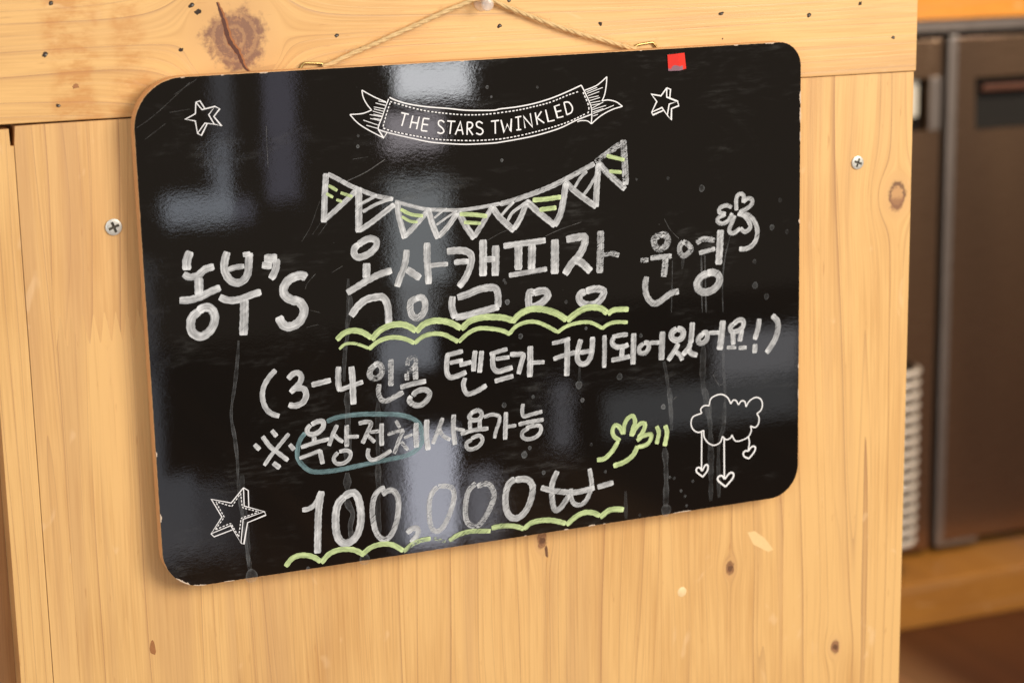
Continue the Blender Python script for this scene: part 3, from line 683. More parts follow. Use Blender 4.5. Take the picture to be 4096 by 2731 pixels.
# ---- drawn strokes
WORDS = {"farmers":[[[0,4.85,0.0,[-174.3,47.5,-176.4,42.6,-176.7,37.5]],[0,3.94,0.05,[-178.7,35.6,-175.4,33.6,-170.7,34.2,-166.8,37.0,-161.8,38.1]],[0,4.88,0.0,[-170.5,32.7,-170.9,23.2]],[0,4.1,0.0,[-181.7,21.5,-176.1,21.2,-170.0,22.4,-164.2,24.7,-159.0,26.3]],[0,4.86,0.1,[-171.4,14.6,-175.3,11.7,-176.5,7.6,-175.8,3.3,-171.8,0.5,-167.5,2.0,-164.4,5.4,-163.0,10.0,-163.9,13.8,-166.2,16.0,-169.4,16.0,-171.9,14.4]]],[[0,4.31,0.1,[-154.1,45.4,-155.5,41.6,-156.3,37.0,-155.3,32.7,-152.7,29.2,-149.0,27.9,-145.6,29.4,-143.5,32.5,-142.8,36.7,-142.4,40.4,-141.9,43.8]],[0,2.81,0.0,[-145.6,43.0,-141.5,43.3]],[0,3.05,0.05,[-154.2,35.6,-149.9,36.6,-145.2,36.7]],[0,4.0,0.0,[-159.8,21.2,-156.1,19.2,-151.4,18.5,-146.2,19.4,-141.3,20.8,-136.6,21.7]],[0,4.87,0.15,[-146.2,18.7,-146.7,10.2,-147.3,4.1,-147.8,-1.3]]],[[0,4.96,0.05,[-133.9,39.8,-126.7,39.4]],[0,4.25,0.05,[-135.3,36.4,-129.8,35.5]],[0,4.17,0.05,[-127.0,39.0,-127.5,34.3,-129.1,30.7,-130.9,28.3]]],[[0,5.08,0.02,[-110.7,27.1,-113.1,28.6,-116.5,28.4,-120.4,27.0,-123.2,24.0,-124.1,20.7,-122.8,17.7,-119.6,15.5,-115.7,14.2,-113.5,11.6,-112.9,8.6,-114.3,4.9,-116.8,2.3,-120.3,0.8,-123.7,1.1,-126.0,3.3,-127.5,7.0]]]],"rooftop_camping":[[[0,3.98,0.1,[-80.1,42.5,-77.1,44.4,-73.1,45.5,-69.7,44.0,-69.8,40.9,-72.9,37.8,-77.0,36.0,-80.9,35.7,-82.8,38.2,-82.2,41.1,-79.9,42.8]],[0,4.63,0.1,[-75.7,31.9,-76.3,23.7]],[0,3.91,0.12,[-87.8,16.3,-82.2,19.0,-75.6,22.2,-68.5,24.9,-61.2,26.5]],[0,4.32,0.12,[-86.1,3.0,-82.1,7.9,-77.0,11.3,-71.5,12.2,-67.0,11.7,-64.7,7.6,-64.2,1.7,-64.3,-3.9]]],[[0,3.94,0.15,[-52.0,37.3,-52.7,32.1,-54.4,26.5,-56.6,21.9,-58.5,16.9]],[0,4.21,0.15,[-52.4,26.3,-48.0,23.0,-44.5,20.5]],[0,4.17,0.15,[-39.8,40.3,-40.1,31.0,-39.8,23.2,-39.7,16.6]],[0,2.74,0.15,[-38.7,27.0,-33.6,27.2,-27.7,27.0]],[0,3.98,0.38,[-47.0,9.2,-50.6,7.6,-51.2,3.3,-49.9,-0.7,-46.9,-2.0,-43.7,0.1,-42.3,3.9,-42.7,7.8,-44.9,9.5,-47.5,9.0]]],[[0,4.11,0.1,[-28.1,34.2,-21.6,34.2,-16.5,33.2,-13.5,30.5,-13.9,25.6,-15.8,20.9,-18.0,17.2,-21.7,13.2]],[0,3.41,0.1,[-24.0,27.4,-19.7,27.6,-15.1,27.3]],[0,4.74,0.08,[-6.1,39.0,-6.3,30.3,-6.7,18.0]],[0,4.76,0.08,[1.5,35.0,1.2,26.2,0.7,17.5]],[0,3.54,0.08,[-6.2,27.6,1.0,27.2]],[0,4.23,0.15,[-25.6,8.2,-26.2,2.2,-24.4,-4.6]],[0,4.06,0.15,[-24.4,-4.1,-18.2,-3.8,-10.3,-2.6,-2.5,-1.4,2.5,-0.6]],[0,4.26,0.2,[-22.7,7.2,-16.2,8.6,-9.9,10.5,-3.7,11.1,0.5,10.4,2.0,6.8,2.0,-0.9]]],[[0,3.67,0.1,[6.2,34.2,14.0,34.6,22.9,34.8,32.4,35.3]],[0,4.84,0.1,[15.5,33.8,15.2,25.9,15.0,19.5]],[0,4.86,0.1,[23.9,33.5,23.5,25.1,23.1,19.1]],[0,2.97,0.1,[9.1,17.0,17.7,17.5,25.2,18.0,32.9,18.5]],[0,5.05,0.12,[38.2,35.3,38.0,26.3,37.6,15.1]],[0,4.44,0.15,[24.8,5.1,21.7,5.8,20.9,1.5,21.7,-2.9,25.7,-2.5,30.0,-0.4,33.1,2.8,31.8,5.5,28.1,6.0,24.3,5.1]]],[[0,4.56,0.12,[45.4,34.5,51.2,35.1,56.6,35.2,57.3,33.0,55.9,28.7,53.1,24.4,48.2,19.9,44.0,14.2]],[0,4.69,0.2,[50.9,22.1,55.2,19.7,60.5,14.3]],[0,4.39,0.55,[67.2,37.7,67.0,28.7,66.6,21.2,66.2,12.9]],[0,3.04,0.6,[68.0,23.7,73.7,23.8,78.8,22.3]],[0,4.3,0.2,[57.1,2.8,53.2,1.5,53.2,-2.3,56.9,-4.9,62.4,-5.2,66.2,-3.1,68.7,0.8,67.4,2.9,62.5,3.8,57.3,3.0]]]],"run_clover":[[[0,3.99,0.62,[105.7,31.9,101.8,30.2,102.3,25.6,105.6,23.6,109.5,25.3,110.8,28.9,108.5,32.0,105.4,31.8]],[0,2.92,0.6,[92.7,18.0,97.8,17.8]],[0,3.09,0.5,[99.1,18.7,105.6,18.8,113.1,18.7]],[0,4.01,0.62,[109.0,17.8,108.6,12.8,107.7,6.7]],[0,3.75,0.45,[96.5,7.9,95.5,2.8,96.4,-3.5,100.3,-8.4,104.2,-8.3,108.7,-5.7,112.7,-3.5,117.7,-3.0]]],[[0,3.33,0.5,[120.7,26.7,118.5,24.1,118.5,20.5,121.0,18.0,124.1,19.5,126.1,21.8,123.6,24.9,120.5,26.9]],[0,3.34,0.6,[129.5,24.9,132.6,26.9,137.1,26.7,141.7,25.5]],[0,2.81,0.35,[131.2,18.8,136.6,19.7,142.0,20.6]],[0,4.61,0.25,[145.6,31.5,145.2,23.8,144.2,10.7]],[0,4.57,0.35,[138.8,6.3,133.1,4.8,129.7,1.0,130.8,-3.2,134.8,-5.2,140.5,-4.2,144.5,-0.4,144.5,3.7,141.1,6.1,136.8,6.4]]]],"clover":[[[0,2.6,0.3,[156.3,42.3,156.3,49.5,158.4,52.1,161.2,51.1,160.9,46.6]],[0,2.61,0.3,[160.9,46.8,163.5,48.9,166.9,48.1,166.9,45.6,164.0,43.2,158.3,41.2]]],[[0,2.59,0.3,[153.1,44.4,149.7,45.9,145.3,44.8,144.7,42.2,149.1,40.8]],[0,2.59,0.3,[149.1,40.5,144.6,39.2,143.5,36.8,146.8,35.2,150.8,36.7,153.4,41.0]]],[[0,2.72,0.3,[155.4,39.3,153.1,34.9,151.4,30.4,154.3,28.7,158.9,31.4]],[0,2.72,0.3,[158.9,31.4,162.3,28.9,165.8,31.3,164.6,35.0,161.2,38.9,157.1,40.2]]],[[0,3.06,0.25,[157.7,40.1,163.5,39.2,168.1,35.2,170.4,29.8,169.9,24.2,167.0,20.3,162.9,18.6,158.2,18.9]]]],"tent_note":[[[0,2.99,0.05,[-130.7,-22.7,-134.8,-26.6,-138.0,-31.6,-139.0,-37.2,-137.6,-43.2,-134.5,-47.0,-130.0,-49.1]]],[[0,3.4,0.08,[-124.0,-28.6,-121.2,-26.2,-118.3,-25.7,-116.4,-27.8,-117.1,-31.1,-120.2,-34.1,-123.0,-36.5]],[0,3.51,0.08,[-121.6,-34.4,-117.7,-34.4,-114.9,-35.7,-114.1,-39.2,-115.7,-42.5,-118.7,-44.0,-121.6,-44.2,-124.4,-43.2]]],[[0,3.13,0.12,[-110.7,-33.6,-105.4,-32.9,-99.4,-32.1]]],[[0,3.44,0.1,[-94.6,-24.9,-95.1,-30.2,-95.1,-35.6,-94.2,-38.9]],[0,2.72,0.12,[-94.7,-38.4,-89.7,-37.2,-80.7,-35.2]],[0,3.76,0.1,[-87.2,-25.7,-86.8,-33.6,-86.9,-41.0,-86.9,-47.6]]],[[0,3.48,0.5,[-72.7,-26.4,-75.8,-28.5,-76.5,-32.4,-73.5,-34.2,-70.0,-32.6,-69.3,-28.3,-71.7,-25.8,-73.7,-26.9]],[0,3.24,0.5,[-63.8,-24.0,-64.1,-32.3,-64.4,-39.6]],[0,3.0,0.45,[-71.2,-37.7,-71.9,-42.3,-70.3,-46.9,-67.0,-47.8,-61.9,-45.9,-57.1,-43.9]]],[[0,2.76,0.75,[-54.1,-29.0,-53.5,-25.6,-49.8,-24.5,-49.0,-28.1,-51.6,-31.3,-54.5,-32.9]],[0,2.76,0.5,[-54.8,-33.4,-54.6,-37.4]],[0,3.42,0.5,[-49.5,-29.5,-49.5,-37.5]],[0,3.02,0.4,[-58.9,-41.0,-52.0,-39.9,-43.3,-39.1]],[0,3.28,0.35,[-51.7,-46.7,-49.1,-44.5,-44.4,-44.0,-41.4,-46.4,-43.1,-50.2,-46.8,-52.7,-50.9,-52.2,-53.9,-49.4,-52.5,-46.8]]],[[0,2.79,0.1,[-20.3,-24.2,-25.8,-25.0,-30.7,-25.6]],[0,3.15,0.1,[-29.7,-25.1,-30.4,-30.5,-30.5,-35.4,-28.8,-38.6,-24.2,-38.4,-18.6,-36.7]],[0,2.54,0.1,[-28.6,-30.3,-24.4,-29.9,-20.5,-29.5]],[0,2.75,0.15,[-22.7,-32.2,-15.3,-31.1]],[0,3.07,0.15,[-12.8,-24.7,-13.7,-30.3,-14.2,-36.8]],[0,3.07,0.15,[-8.9,-25.3,-9.6,-31.3,-10.6,-38.0]],[0,2.97,0.12,[-19.5,-40.0,-20.7,-44.1,-18.8,-49.4,-13.5,-49.0,-6.5,-45.9]]],[[0,2.57,0.15,[7.1,-26.0,1.9,-26.8,-4.0,-28.0]],[0,3.2,0.12,[-1.8,-27.7,-2.3,-32.6,-1.6,-36.7,1.0,-38.6,5.3,-38.0,10.0,-37.2]],[0,2.47,0.15,[-0.4,-31.1,8.2,-30.9]],[0,2.9,0.2,[-1.4,-44.1,4.1,-43.2,10.3,-42.3]]],[[0,3.11,0.12,[8.6,-29.4,13.4,-29.9,16.9,-30.5,15.7,-34.7,13.6,-41.6]],[0,3.75,0.12,[21.4,-25.8,21.1,-34.7,20.6,-44.2]],[0,2.5,0.18,[21.8,-35.7,30.1,-36.3]]],[[0,2.62,0.15,[35.1,-25.7,40.4,-25.2,46.6,-24.2]],[0,3.58,0.12,[44.7,-24.1,44.5,-34.8,44.0,-46.2]],[0,2.84,0.15,[35.7,-35.2,41.8,-33.8,50.8,-32.6]]],[[0,3.38,0.12,[53.5,-25.3,51.6,-31.0,51.0,-36.6,53.1,-39.9,56.9,-39.8,59.7,-36.0,60.7,-30.5,61.0,-24.6]],[0,2.85,0.12,[52.7,-33.2,60.6,-32.9]],[0,2.87,0.2,[68.7,-24.4,68.6,-33.9,68.1,-44.0]]],[[0,2.77,0.15,[83.8,-25.6,79.1,-25.5,73.8,-26.0]],[0,3.2,0.15,[74.7,-26.1,73.5,-29.5,76.2,-32.3,81.2,-32.6,84.1,-31.6]],[0,3.21,0.2,[80.2,-33.3,79.5,-39.1]],[0,2.89,0.2,[72.8,-40.0,78.9,-39.6,85.1,-39.0]],[0,3.54,0.2,[87.7,-25.3,87.3,-34.0,86.9,-44.1]]],[[0,3.01,0.2,[94.0,-32.2,91.2,-34.5,91.7,-37.6,95.1,-38.0,97.5,-35.2,96.8,-32.1,94.3,-32.0]],[0,2.59,0.15,[98.2,-32.2,105.0,-32.8]],[0,3.9,0.12,[106.7,-26.3,106.1,-35.1,105.7,-43.6]]],[[0,3.8,0.15,[116.1,-25.3,112.6,-28.0,113.2,-31.2,116.6,-32.6,120.0,-30.8,120.0,-27.2,116.3,-25.3]],[0,3.54,0.12,[126.6,-22.8,126.0,-29.9,125.4,-35.3]],[0,3.26,0.15,[117.1,-34.7,114.3,-39.1,110.1,-44.3]],[0,3.0,0.2,[115.1,-39.2,118.2,-42.1,119.6,-45.3]],[0,3.38,0.12,[125.1,-35.0,123.9,-38.1,119.9,-42.1]],[0,3.39,0.15,[123.9,-38.6,125.3,-41.4,129.7,-43.3]]],[[0,3.29,0.2,[133.7,-30.7,130.8,-32.5,130.8,-35.7,133.7,-36.1,136.5,-33.7,136.0,-29.9,133.1,-30.3]],[0,2.64,0.15,[137.7,-30.4,144.9,-30.9]],[0,4.19,0.12,[147.2,-23.8,146.3,-32.1,144.9,-41.7]]],[[0,3.21,0.25,[155.0,-26.3,152.1,-28.5,153.3,-31.3,157.4,-31.2,160.8,-28.9,160.8,-25.2,157.4,-24.8,154.4,-26.8]],[0,3.32,0.25,[153.9,-31.3,154.2,-39.5]],[0,3.33,0.25,[160.1,-30.7,158.5,-37.9]],[0,2.33,0.45,[149.7,-40.7,156.2,-41.3]],[0,2.56,0.25,[157.8,-41.9,163.3,-42.1]]],[[0,3.45,0.25,[172.1,-25.3,171.1,-31.6,168.9,-37.9]],[0,3.35,0.3,[169.2,-40.6,168.8,-46.3]]],[[0,3.7,0.28,[180.9,-24.0,184.6,-28.2,185.0,-33.0,183.2,-38.7,180.2,-43.2,177.0,-47.0]]]],"reference_mark":[[[0,2.63,0.1,[-140.2,-59.4,-136.3,-65.6,-131.6,-70.1,-126.3,-75.1]],[0,2.34,0.15,[-125.0,-59.7,-130.4,-65.3,-135.6,-70.6,-140.1,-76.2]]],[[0,2.72,0.1,[-134.8,-56.6,-132.1,-60.5]]],[[0,2.71,0.1,[-145.0,-63.4,-142.1,-66.8]]],[[0,2.64,0.1,[-125.0,-65.9,-122.5,-69.4]]],[[0,2.93,0.1,[-134.9,-75.3,-131.2,-78.8]]]],"roof_use":[[[0,3.05,0.1,[-112.3,-56.3,-114.4,-58.5,-114.0,-61.0,-111.1,-61.9,-107.6,-60.9,-105.0,-58.2,-105.3,-55.2,-108.3,-54.9,-111.8,-56.2]],[0,2.96,0.3,[-110.6,-63.4,-110.8,-66.4]],[0,2.46,0.1,[-118.5,-68.5,-110.8,-66.9,-102.1,-65.7]],[0,2.27,0.15,[-119.8,-74.7,-114.1,-73.4,-107.2,-71.7]],[0,2.77,0.12,[-107.7,-71.5,-106.4,-79.7]]],[[0,2.57,0.2,[-96.9,-58.2,-99.7,-63.3,-102.3,-69.7]],[0,2.38,0.2,[-99.2,-63.4,-96.9,-66.2,-93.9,-68.6]],[0,2.88,0.4,[-91.4,-58.9,-91.7,-65.4,-91.9,-71.6]],[0,2.24,0.3,[-91.3,-65.9,-84.6,-66.5]],[0,2.39,0.2,[-97.2,-74.1,-99.9,-77.2,-98.5,-80.4,-94.5,-80.9,-90.9,-78.9,-89.8,-75.6,-92.2,-73.6,-96.5,-73.8]]],[[0,2.6,0.45,[-84.3,-59.0,-80.0,-58.6,-77.0,-59.8,-79.2,-64.5,-82.6,-70.9]],[0,2.41,0.4,[-79.3,-66.4,-77.4,-68.7,-75.2,-71.1]],[0,2.11,0.4,[-77.7,-64.9,-71.9,-64.9]],[0,2.91,0.4,[-70.7,-60.6,-71.2,-67.0,-71.2,-73.7]],[0,2.52,0.35,[-79.1,-74.2,-79.8,-77.9,-77.9,-81.1,-73.3,-80.7,-65.6,-77.1]]],[[0,2.22,0.5,[-62.4,-60.1,-60.0,-64.6]],[0,2.22,0.5,[-67.6,-67.5,-63.1,-66.7,-57.7,-66.1]],[0,2.33,0.5,[-57.9,-66.1,-60.7,-71.3,-64.0,-79.3]],[0,2.13,0.5,[-59.7,-72.9,-55.6,-78.2]],[0,1.77,0.5,[-57.8,-70.8,-52.7,-69.3]],[0,3.25,0.4,[-50.1,-62.9,-50.6,-69.6,-50.4,-77.4]],[0,3.36,0.15,[-43.6,-61.7,-44.2,-70.4,-43.5,-79.8]]],[[0,2.66,0.35,[-33.9,-61.9,-36.3,-67.5,-40.5,-76.6]],[0,2.46,0.35,[-36.3,-68.0,-34.3,-72.3,-29.7,-75.5]],[0,3.08,0.3,[-27.1,-60.8,-27.7,-69.1,-27.0,-78.8]],[0,2.16,0.35,[-26.9,-69.2,-20.7,-71.1]]],[[0,2.68,0.3,[-15.7,-61.0,-17.8,-63.2,-15.8,-65.5,-11.6,-65.5,-9.9,-62.7,-12.0,-60.1,-16.5,-61.1]],[0,2.58,0.25,[-17.4,-65.7,-17.4,-70.6]],[0,2.59,0.25,[-11.3,-65.6,-11.5,-70.9]],[0,2.58,0.3,[-23.3,-73.0,-16.0,-71.6,-6.1,-71.6]],[0,2.49,0.25,[-16.7,-77.1,-19.9,-78.7,-19.5,-81.8,-16.4,-82.8,-12.1,-81.3,-9.9,-78.0,-11.9,-75.2,-16.9,-76.3]]],[[0,2.29,0.35,[-8.8,-64.7,-3.6,-63.7,0.8,-65.3,0.8,-68.6,-1.2,-73.4,-2.4,-78.1]],[0,2.92,0.25,[5.2,-63.3,4.7,-71.1,4.2,-79.7]],[0,2.2,0.3,[5.6,-72.1,11.4,-72.1]]],[[0,2.41,0.3,[16.0,-59.6,15.3,-64.2,16.3,-67.2,20.9,-66.7,28.0,-65.7]],[0,2.63,0.3,[12.8,-71.7,20.2,-71.0,28.7,-70.7]],[0,2.53,0.25,[17.4,-74.5,22.3,-73.6,26.6,-74.4,26.5,-78.0,23.2,-80.7,18.4,-81.3,15.2,-79.6,15.2,-76.5,19.1,-74.7]]]],"price":[[[0,2.98,0.05,[-119.6,-104.9,-115.4,-104.6,-111.3,-101.7,-108.4,-95.7]],[0,4.2,0.08,[-107.9,-95.4,-110.0,-105.9,-110.9,-115.8,-111.9,-131.6]]],[[0,4.53,0.05,[-94.7,-100.5,-98.3,-104.0,-100.1,-109.8,-100.5,-117.3,-99.7,-123.5,-96.9,-127.5,-92.3,-127.7,-88.1,-124.2,-85.7,-117.5,-85.4,-109.4,-86.7,-102.2,-89.0,-99.0,-92.6,-99.4,-94.9,-100.8]]],[[0,3.36,0.35,[-70.3,-98.4,-74.5,-100.0,-77.2,-104.1,-78.4,-110.6,-78.0,-118.2,-76.5,-124.6,-73.6,-128.6,-70.0,-129.1,-66.8,-126.0,-64.0,-119.2,-62.6,-111.3,-62.9,-105.1,-65.3,-101.2,-68.3,-100.6,-72.1,-102.4]]],[[0,3.4,0.1,[-58.2,-127.5,-54.9,-125.3,-51.8,-125.7,-51.3,-128.3,-53.0,-131.1,-56.0,-133.6]]],[[0,3.11,0.4,[-38.4,-102.4,-41.7,-105.5,-43.7,-110.4,-44.2,-118.0,-43.6,-124.2,-41.9,-128.1,-38.8,-129.1,-35.0,-126.0,-31.1,-118.8,-28.6,-110.9,-29.1,-105.2,-32.2,-103.0,-38.1,-102.2]]],[[0,3.35,0.55,[-14.8,-103.5,-18.6,-106.2,-20.8,-111.0,-21.9,-118.6,-21.3,-125.4,-18.2,-129.0,-14.5,-129.5,-10.1,-125.5,-5.6,-118.3,-3.7,-111.8,-5.8,-106.4,-9.5,-104.6,-14.1,-105.6]]],[[0,4.03,0.25,[9.8,-104.2,6.0,-106.6,4.0,-111.0,3.3,-117.1,4.2,-123.5,7.0,-127.6,11.3,-128.2,15.7,-125.2,19.1,-119.4,20.9,-111.7,19.4,-107.4,16.2,-105.3,10.0,-104.8]]],[[0,3.54,0.3,[36.9,-103.1,34.1,-108.3,32.9,-113.4,33.1,-119.2,33.8,-124.6,35.1,-127.1,38.1,-126.2,41.5,-122.5,44.1,-118.9]],[0,2.92,0.35,[45.4,-115.1,45.4,-120.9,47.5,-124.9,51.4,-126.0,55.3,-123.4,57.6,-118.9,58.9,-114.4,57.6,-104.4]],[0,3.44,0.25,[26.1,-111.8,32.9,-114.5,41.1,-116.6,49.3,-117.8,60.7,-116.6]],[0,3.37,0.2,[62.6,-116.6,73.1,-115.1]]]]}
GREEN = {"wave_upper":[[0,3.24,0.05,[-95.1,-9.6,-90.7,-6.2,-85.2,-5.3,-79.8,-6.9,-74.7,-10.6]],[0,3.57,0.05,[-74.9,-11.6,-69.8,-7.0,-63.7,-4.7,-57.6,-4.6,-52.6,-6.3,-48.3,-9.5]],[0,3.62,0.05,[-48.3,-10.0,-44.0,-6.3,-37.8,-4.7,-31.1,-5.6,-26.0,-7.7,-21.2,-10.9]],[0,3.67,0.1,[-21.1,-11.4,-15.7,-7.2,-7.8,-5.8,0.0,-6.4,5.3,-7.4,11.3,-9.8]],[0,3.83,0.12,[10.3,-10.5,15.0,-6.4,21.4,-4.1,27.8,-4.5,34.2,-6.4,39.5,-9.0,44.6,-12.8]],[0,3.78,0.15,[44.6,-13.3,50.3,-9.6,56.3,-7.1,62.3,-7.0,67.2,-8.5,70.6,-11.5]],[0,3.29,0.15,[70.8,-12.1,74.3,-10.0,79.9,-10.0,84.4,-10.5]]],"wave_lower":[[0,1.77,0.25,[-93.8,-15.0,-90.5,-12.6,-86.0,-12.5,-81.1,-14.1,-76.5,-16.5]],[0,2.58,0.05,[-76.6,-16.9,-71.1,-13.2,-65.0,-11.6,-58.9,-12.1,-53.9,-13.8,-49.5,-16.4]],[0,2.62,0.05,[-49.6,-16.5,-44.2,-13.1,-38.0,-12.1,-31.9,-13.2,-27.3,-15.7,-23.1,-18.5]],[0,2.55,0.05,[-23.0,-18.6,-16.9,-14.1,-10.6,-12.0,-3.3,-12.8,4.0,-14.8,8.9,-17.4]],[0,2.38,0.1,[8.3,-17.3,12.7,-13.2,19.1,-11.4,25.5,-12.0,32.4,-15.3,38.4,-19.2]],[0,2.21,0.1,[38.3,-19.6,44.2,-16.5,51.3,-15.2,58.4,-15.5,63.2,-17.5,67.2,-20.1]],[0,2.23,0.08,[66.9,-20.3,70.9,-18.1,75.9,-17.3,83.7,-18.2]]],"wave_bottom":[[0,3.1,0.05,[-131.0,-136.5,-127.2,-132.5,-122.7,-131.2,-117.7,-132.0,-113.8,-133.8,-110.3,-136.8]],[0,3.14,0.05,[-110.2,-137.6,-105.7,-133.3,-100.6,-131.5,-94.5,-131.7,-89.5,-133.2,-84.3,-136.7]],[0,3.07,0.05,[-85.8,-136.3,-81.0,-133.1,-75.8,-131.8,-70.6,-132.1,-66.1,-133.8,-60.8,-137.8]],[0,2.79,0.5,[-60.7,-138.3,-55.8,-134.8,-50.0,-133.1,-43.9,-132.9]],[0,2.08,0.85,[-41.8,-133.0,-38.5,-134.5,-34.8,-135.9]],[0,2.83,0.4,[-32.5,-136.0,-27.4,-133.3,-19.9,-132.1,-11.9,-133.0,-6.6,-133.8]],[0,3.08,0.3,[-6.0,-132.1,-0.6,-131.7,5.3,-132.3,10.1,-133.5,14.5,-135.6]],[0,3.22,0.25,[14.4,-135.7,19.4,-132.5,27.0,-132.0,34.1,-133.3,41.4,-136.1]],[0,3.26,0.05,[41.8,-137.1,47.9,-132.9,53.5,-131.1,59.1,-131.9,63.7,-134.5]],[0,3.5,0.05,[63.8,-135.6,69.2,-132.2,73.7,-131.8,79.6,-132.9]]],"waving_hand":[[0,2.92,0.05,[62.5,-99.7,67.6,-99.4,72.7,-95.4,76.4,-90.2]],[0,2.71,0.05,[77.8,-89.8,73.9,-86.6,72.9,-82.8,74.6,-79.9,77.4,-81.2,79.8,-85.8]],[0,2.71,0.05,[80.2,-86.1,80.7,-80.6,83.0,-76.7,86.4,-75.6,87.8,-79.4,86.3,-83.4,85.0,-87.9]],[0,2.72,0.05,[85.6,-87.8,88.0,-83.6,91.4,-80.9,94.2,-81.3,93.6,-84.9,89.9,-89.7]],[0,2.73,0.05,[88.9,-91.2,92.4,-88.9,97.0,-88.2,98.7,-89.2,96.9,-93.2,93.5,-94.9,89.3,-95.1]],[0,3.16,0.05,[89.3,-94.6,86.1,-99.8,80.4,-103.2,73.1,-104.8]],[0,2.74,0.05,[102.0,-83.8,103.5,-88.2,101.9,-94.9]],[0,2.97,0.08,[107.7,-84.0,108.9,-88.9,107.3,-96.9]]]}
FLAGS = [[[[0,3.57,0.2,[-96.8,83.6,-98.0,72.9,-98.7,63.6,-99.3,56.8]],[0,2.97,0.25,[-98.2,58.4,-91.7,63.5,-86.1,67.8,-80.3,72.7]]],[[0,1.91,0.35,[-95.7,76.9,-90.9,73.7]],[0,1.72,0.3,[-97.3,72.6,-93.5,70.2]],[0,1.72,0.25,[-89.1,72.4,-82.4,69.7]],[0,1.72,0.5,[-91.7,68.8,-88.5,67.4]]]],[[[0,4.05,0.15,[-78.7,74.5,-78.8,66.7,-79.2,57.3,-79.5,49.5]],[0,3.1,0.15,[-79.0,50.6,-72.9,53.9,-66.3,58.1,-58.2,63.4]],[0,1.83,0.12,[-79.1,64.6,-73.9,66.8,-68.1,69.4]],[0,1.94,0.12,[-76.8,60.8,-68.5,64.5,-59.3,66.8]]],[]],[[[0,3.62,0.15,[-56.6,64.7,-55.5,55.3,-52.8,43.8]],[0,3.14,0.15,[-52.9,45.0,-47.2,49.8,-39.6,57.5]]],[[0,2.06,0.1,[-54.8,60.4,-48.9,57.1,-41.7,55.5]],[0,1.67,0.12,[-54.2,56.3,-49.5,53.3,-45.0,52.4]]]],[[[0,3.55,0.15,[-38.5,59.4,-36.5,51.3,-33.2,42.0]],[0,3.17,0.15,[-32.8,43.0,-26.9,48.5,-21.3,55.5]],[0,1.38,0.1,[-35.1,53.8,-31.2,56.6,-27.4,58.6]],[0,1.39,0.1,[-33.9,49.8,-27.8,53.4,-21.3,56.7]]],[]],[[[0,3.89,0.15,[-20.6,56.0,-16.2,47.6,-11.2,40.1]],[0,3.21,0.2,[-11.4,41.1,-5.9,48.7,0.3,57.6]]],[[0,2.5,0.15,[-19.8,54.8,-10.9,53.7,-3.2,52.2]],[0,2.1,0.15,[-17.4,49.9,-7.2,48.5]]]],[[[0,3.73,0.18,[-0.0,57.2,5.0,50.2,13.2,42.4]],[0,3.44,0.18,[13.0,43.4,17.5,50.1,21.0,57.9]],[0,1.71,0.1,[5.3,51.7,9.3,55.7,13.3,59.0]],[0,1.92,0.1,[9.2,48.6,12.3,53.0,18.7,56.9,22.2,59.1]]],[]],[[[0,3.77,0.15,[21.1,58.9,28.6,51.6,38.6,43.2]],[0,3.99,0.15,[38.0,43.1,42.4,51.0,45.8,67.0]]],[[0,2.75,0.1,[24.8,59.1,34.1,59.1,42.5,59.6]],[0,2.76,0.15,[28.9,53.2,39.5,53.6]]]],[[[0,3.5,0.2,[45.3,68.2,52.7,61.0,64.7,51.9]],[0,3.82,0.2,[64.4,51.9,65.1,62.5,66.6,77.0]],[0,1.85,0.1,[51.1,64.2,55.0,69.7,59.1,73.1]],[0,1.96,0.1,[56.2,59.0,60.8,64.3,66.0,72.1]]],[]],[[[0,3.62,0.45,[66.5,77.5,72.3,70.9,83.3,60.8]],[0,4.15,0.6,[82.3,89.6,83.0,78.5,83.4,71.0,83.5,63.3]]],[[0,2.27,0.1,[71.6,81.2,83.0,77.9]],[0,2.18,0.1,[73.1,72.1,81.1,70.9]]]]]
CORD = [[0,2.59,0.3,[-95.8,83.2,-89.9,79.8,-82.8,75.5,-75.1,71.8,-68.4,68.9,-58.8,66.3]],[0,2.17,0.2,[-57.8,65.0,-48.7,61.9,-39.8,59.2,-28.7,57.8,-18.5,57.0,-8.2,57.5,4.9,58.7]],[0,3.05,0.35,[4.7,58.5,12.5,59.8,26.2,63.1,36.9,66.2,47.6,70.3,55.6,73.6,64.0,77.2]],[0,3.61,0.65,[64.6,77.9,71.9,82.3,80.4,87.3]]]
TEAL = [[0,2.8,0.1,[-102.8,-55.6,-97.8,-54.1,-90.3,-53.6,-80.3,-54.1,-70.2,-55.4,-60.1,-57.0,-52.6,-59.9,-48.1,-63.9,-46.7,-70.1,-47.0,-75.1,-50.7,-79.1,-57.0,-81.4,-66.2,-82.2,-76.4,-82.9,-86.6,-83.7,-96.7,-84.4,-106.7,-84.3,-113.6,-82.9,-118.3,-78.7,-120.7,-74.0,-120.3,-68.6,-118.6,-63.9,-115.7,-60.6]]]
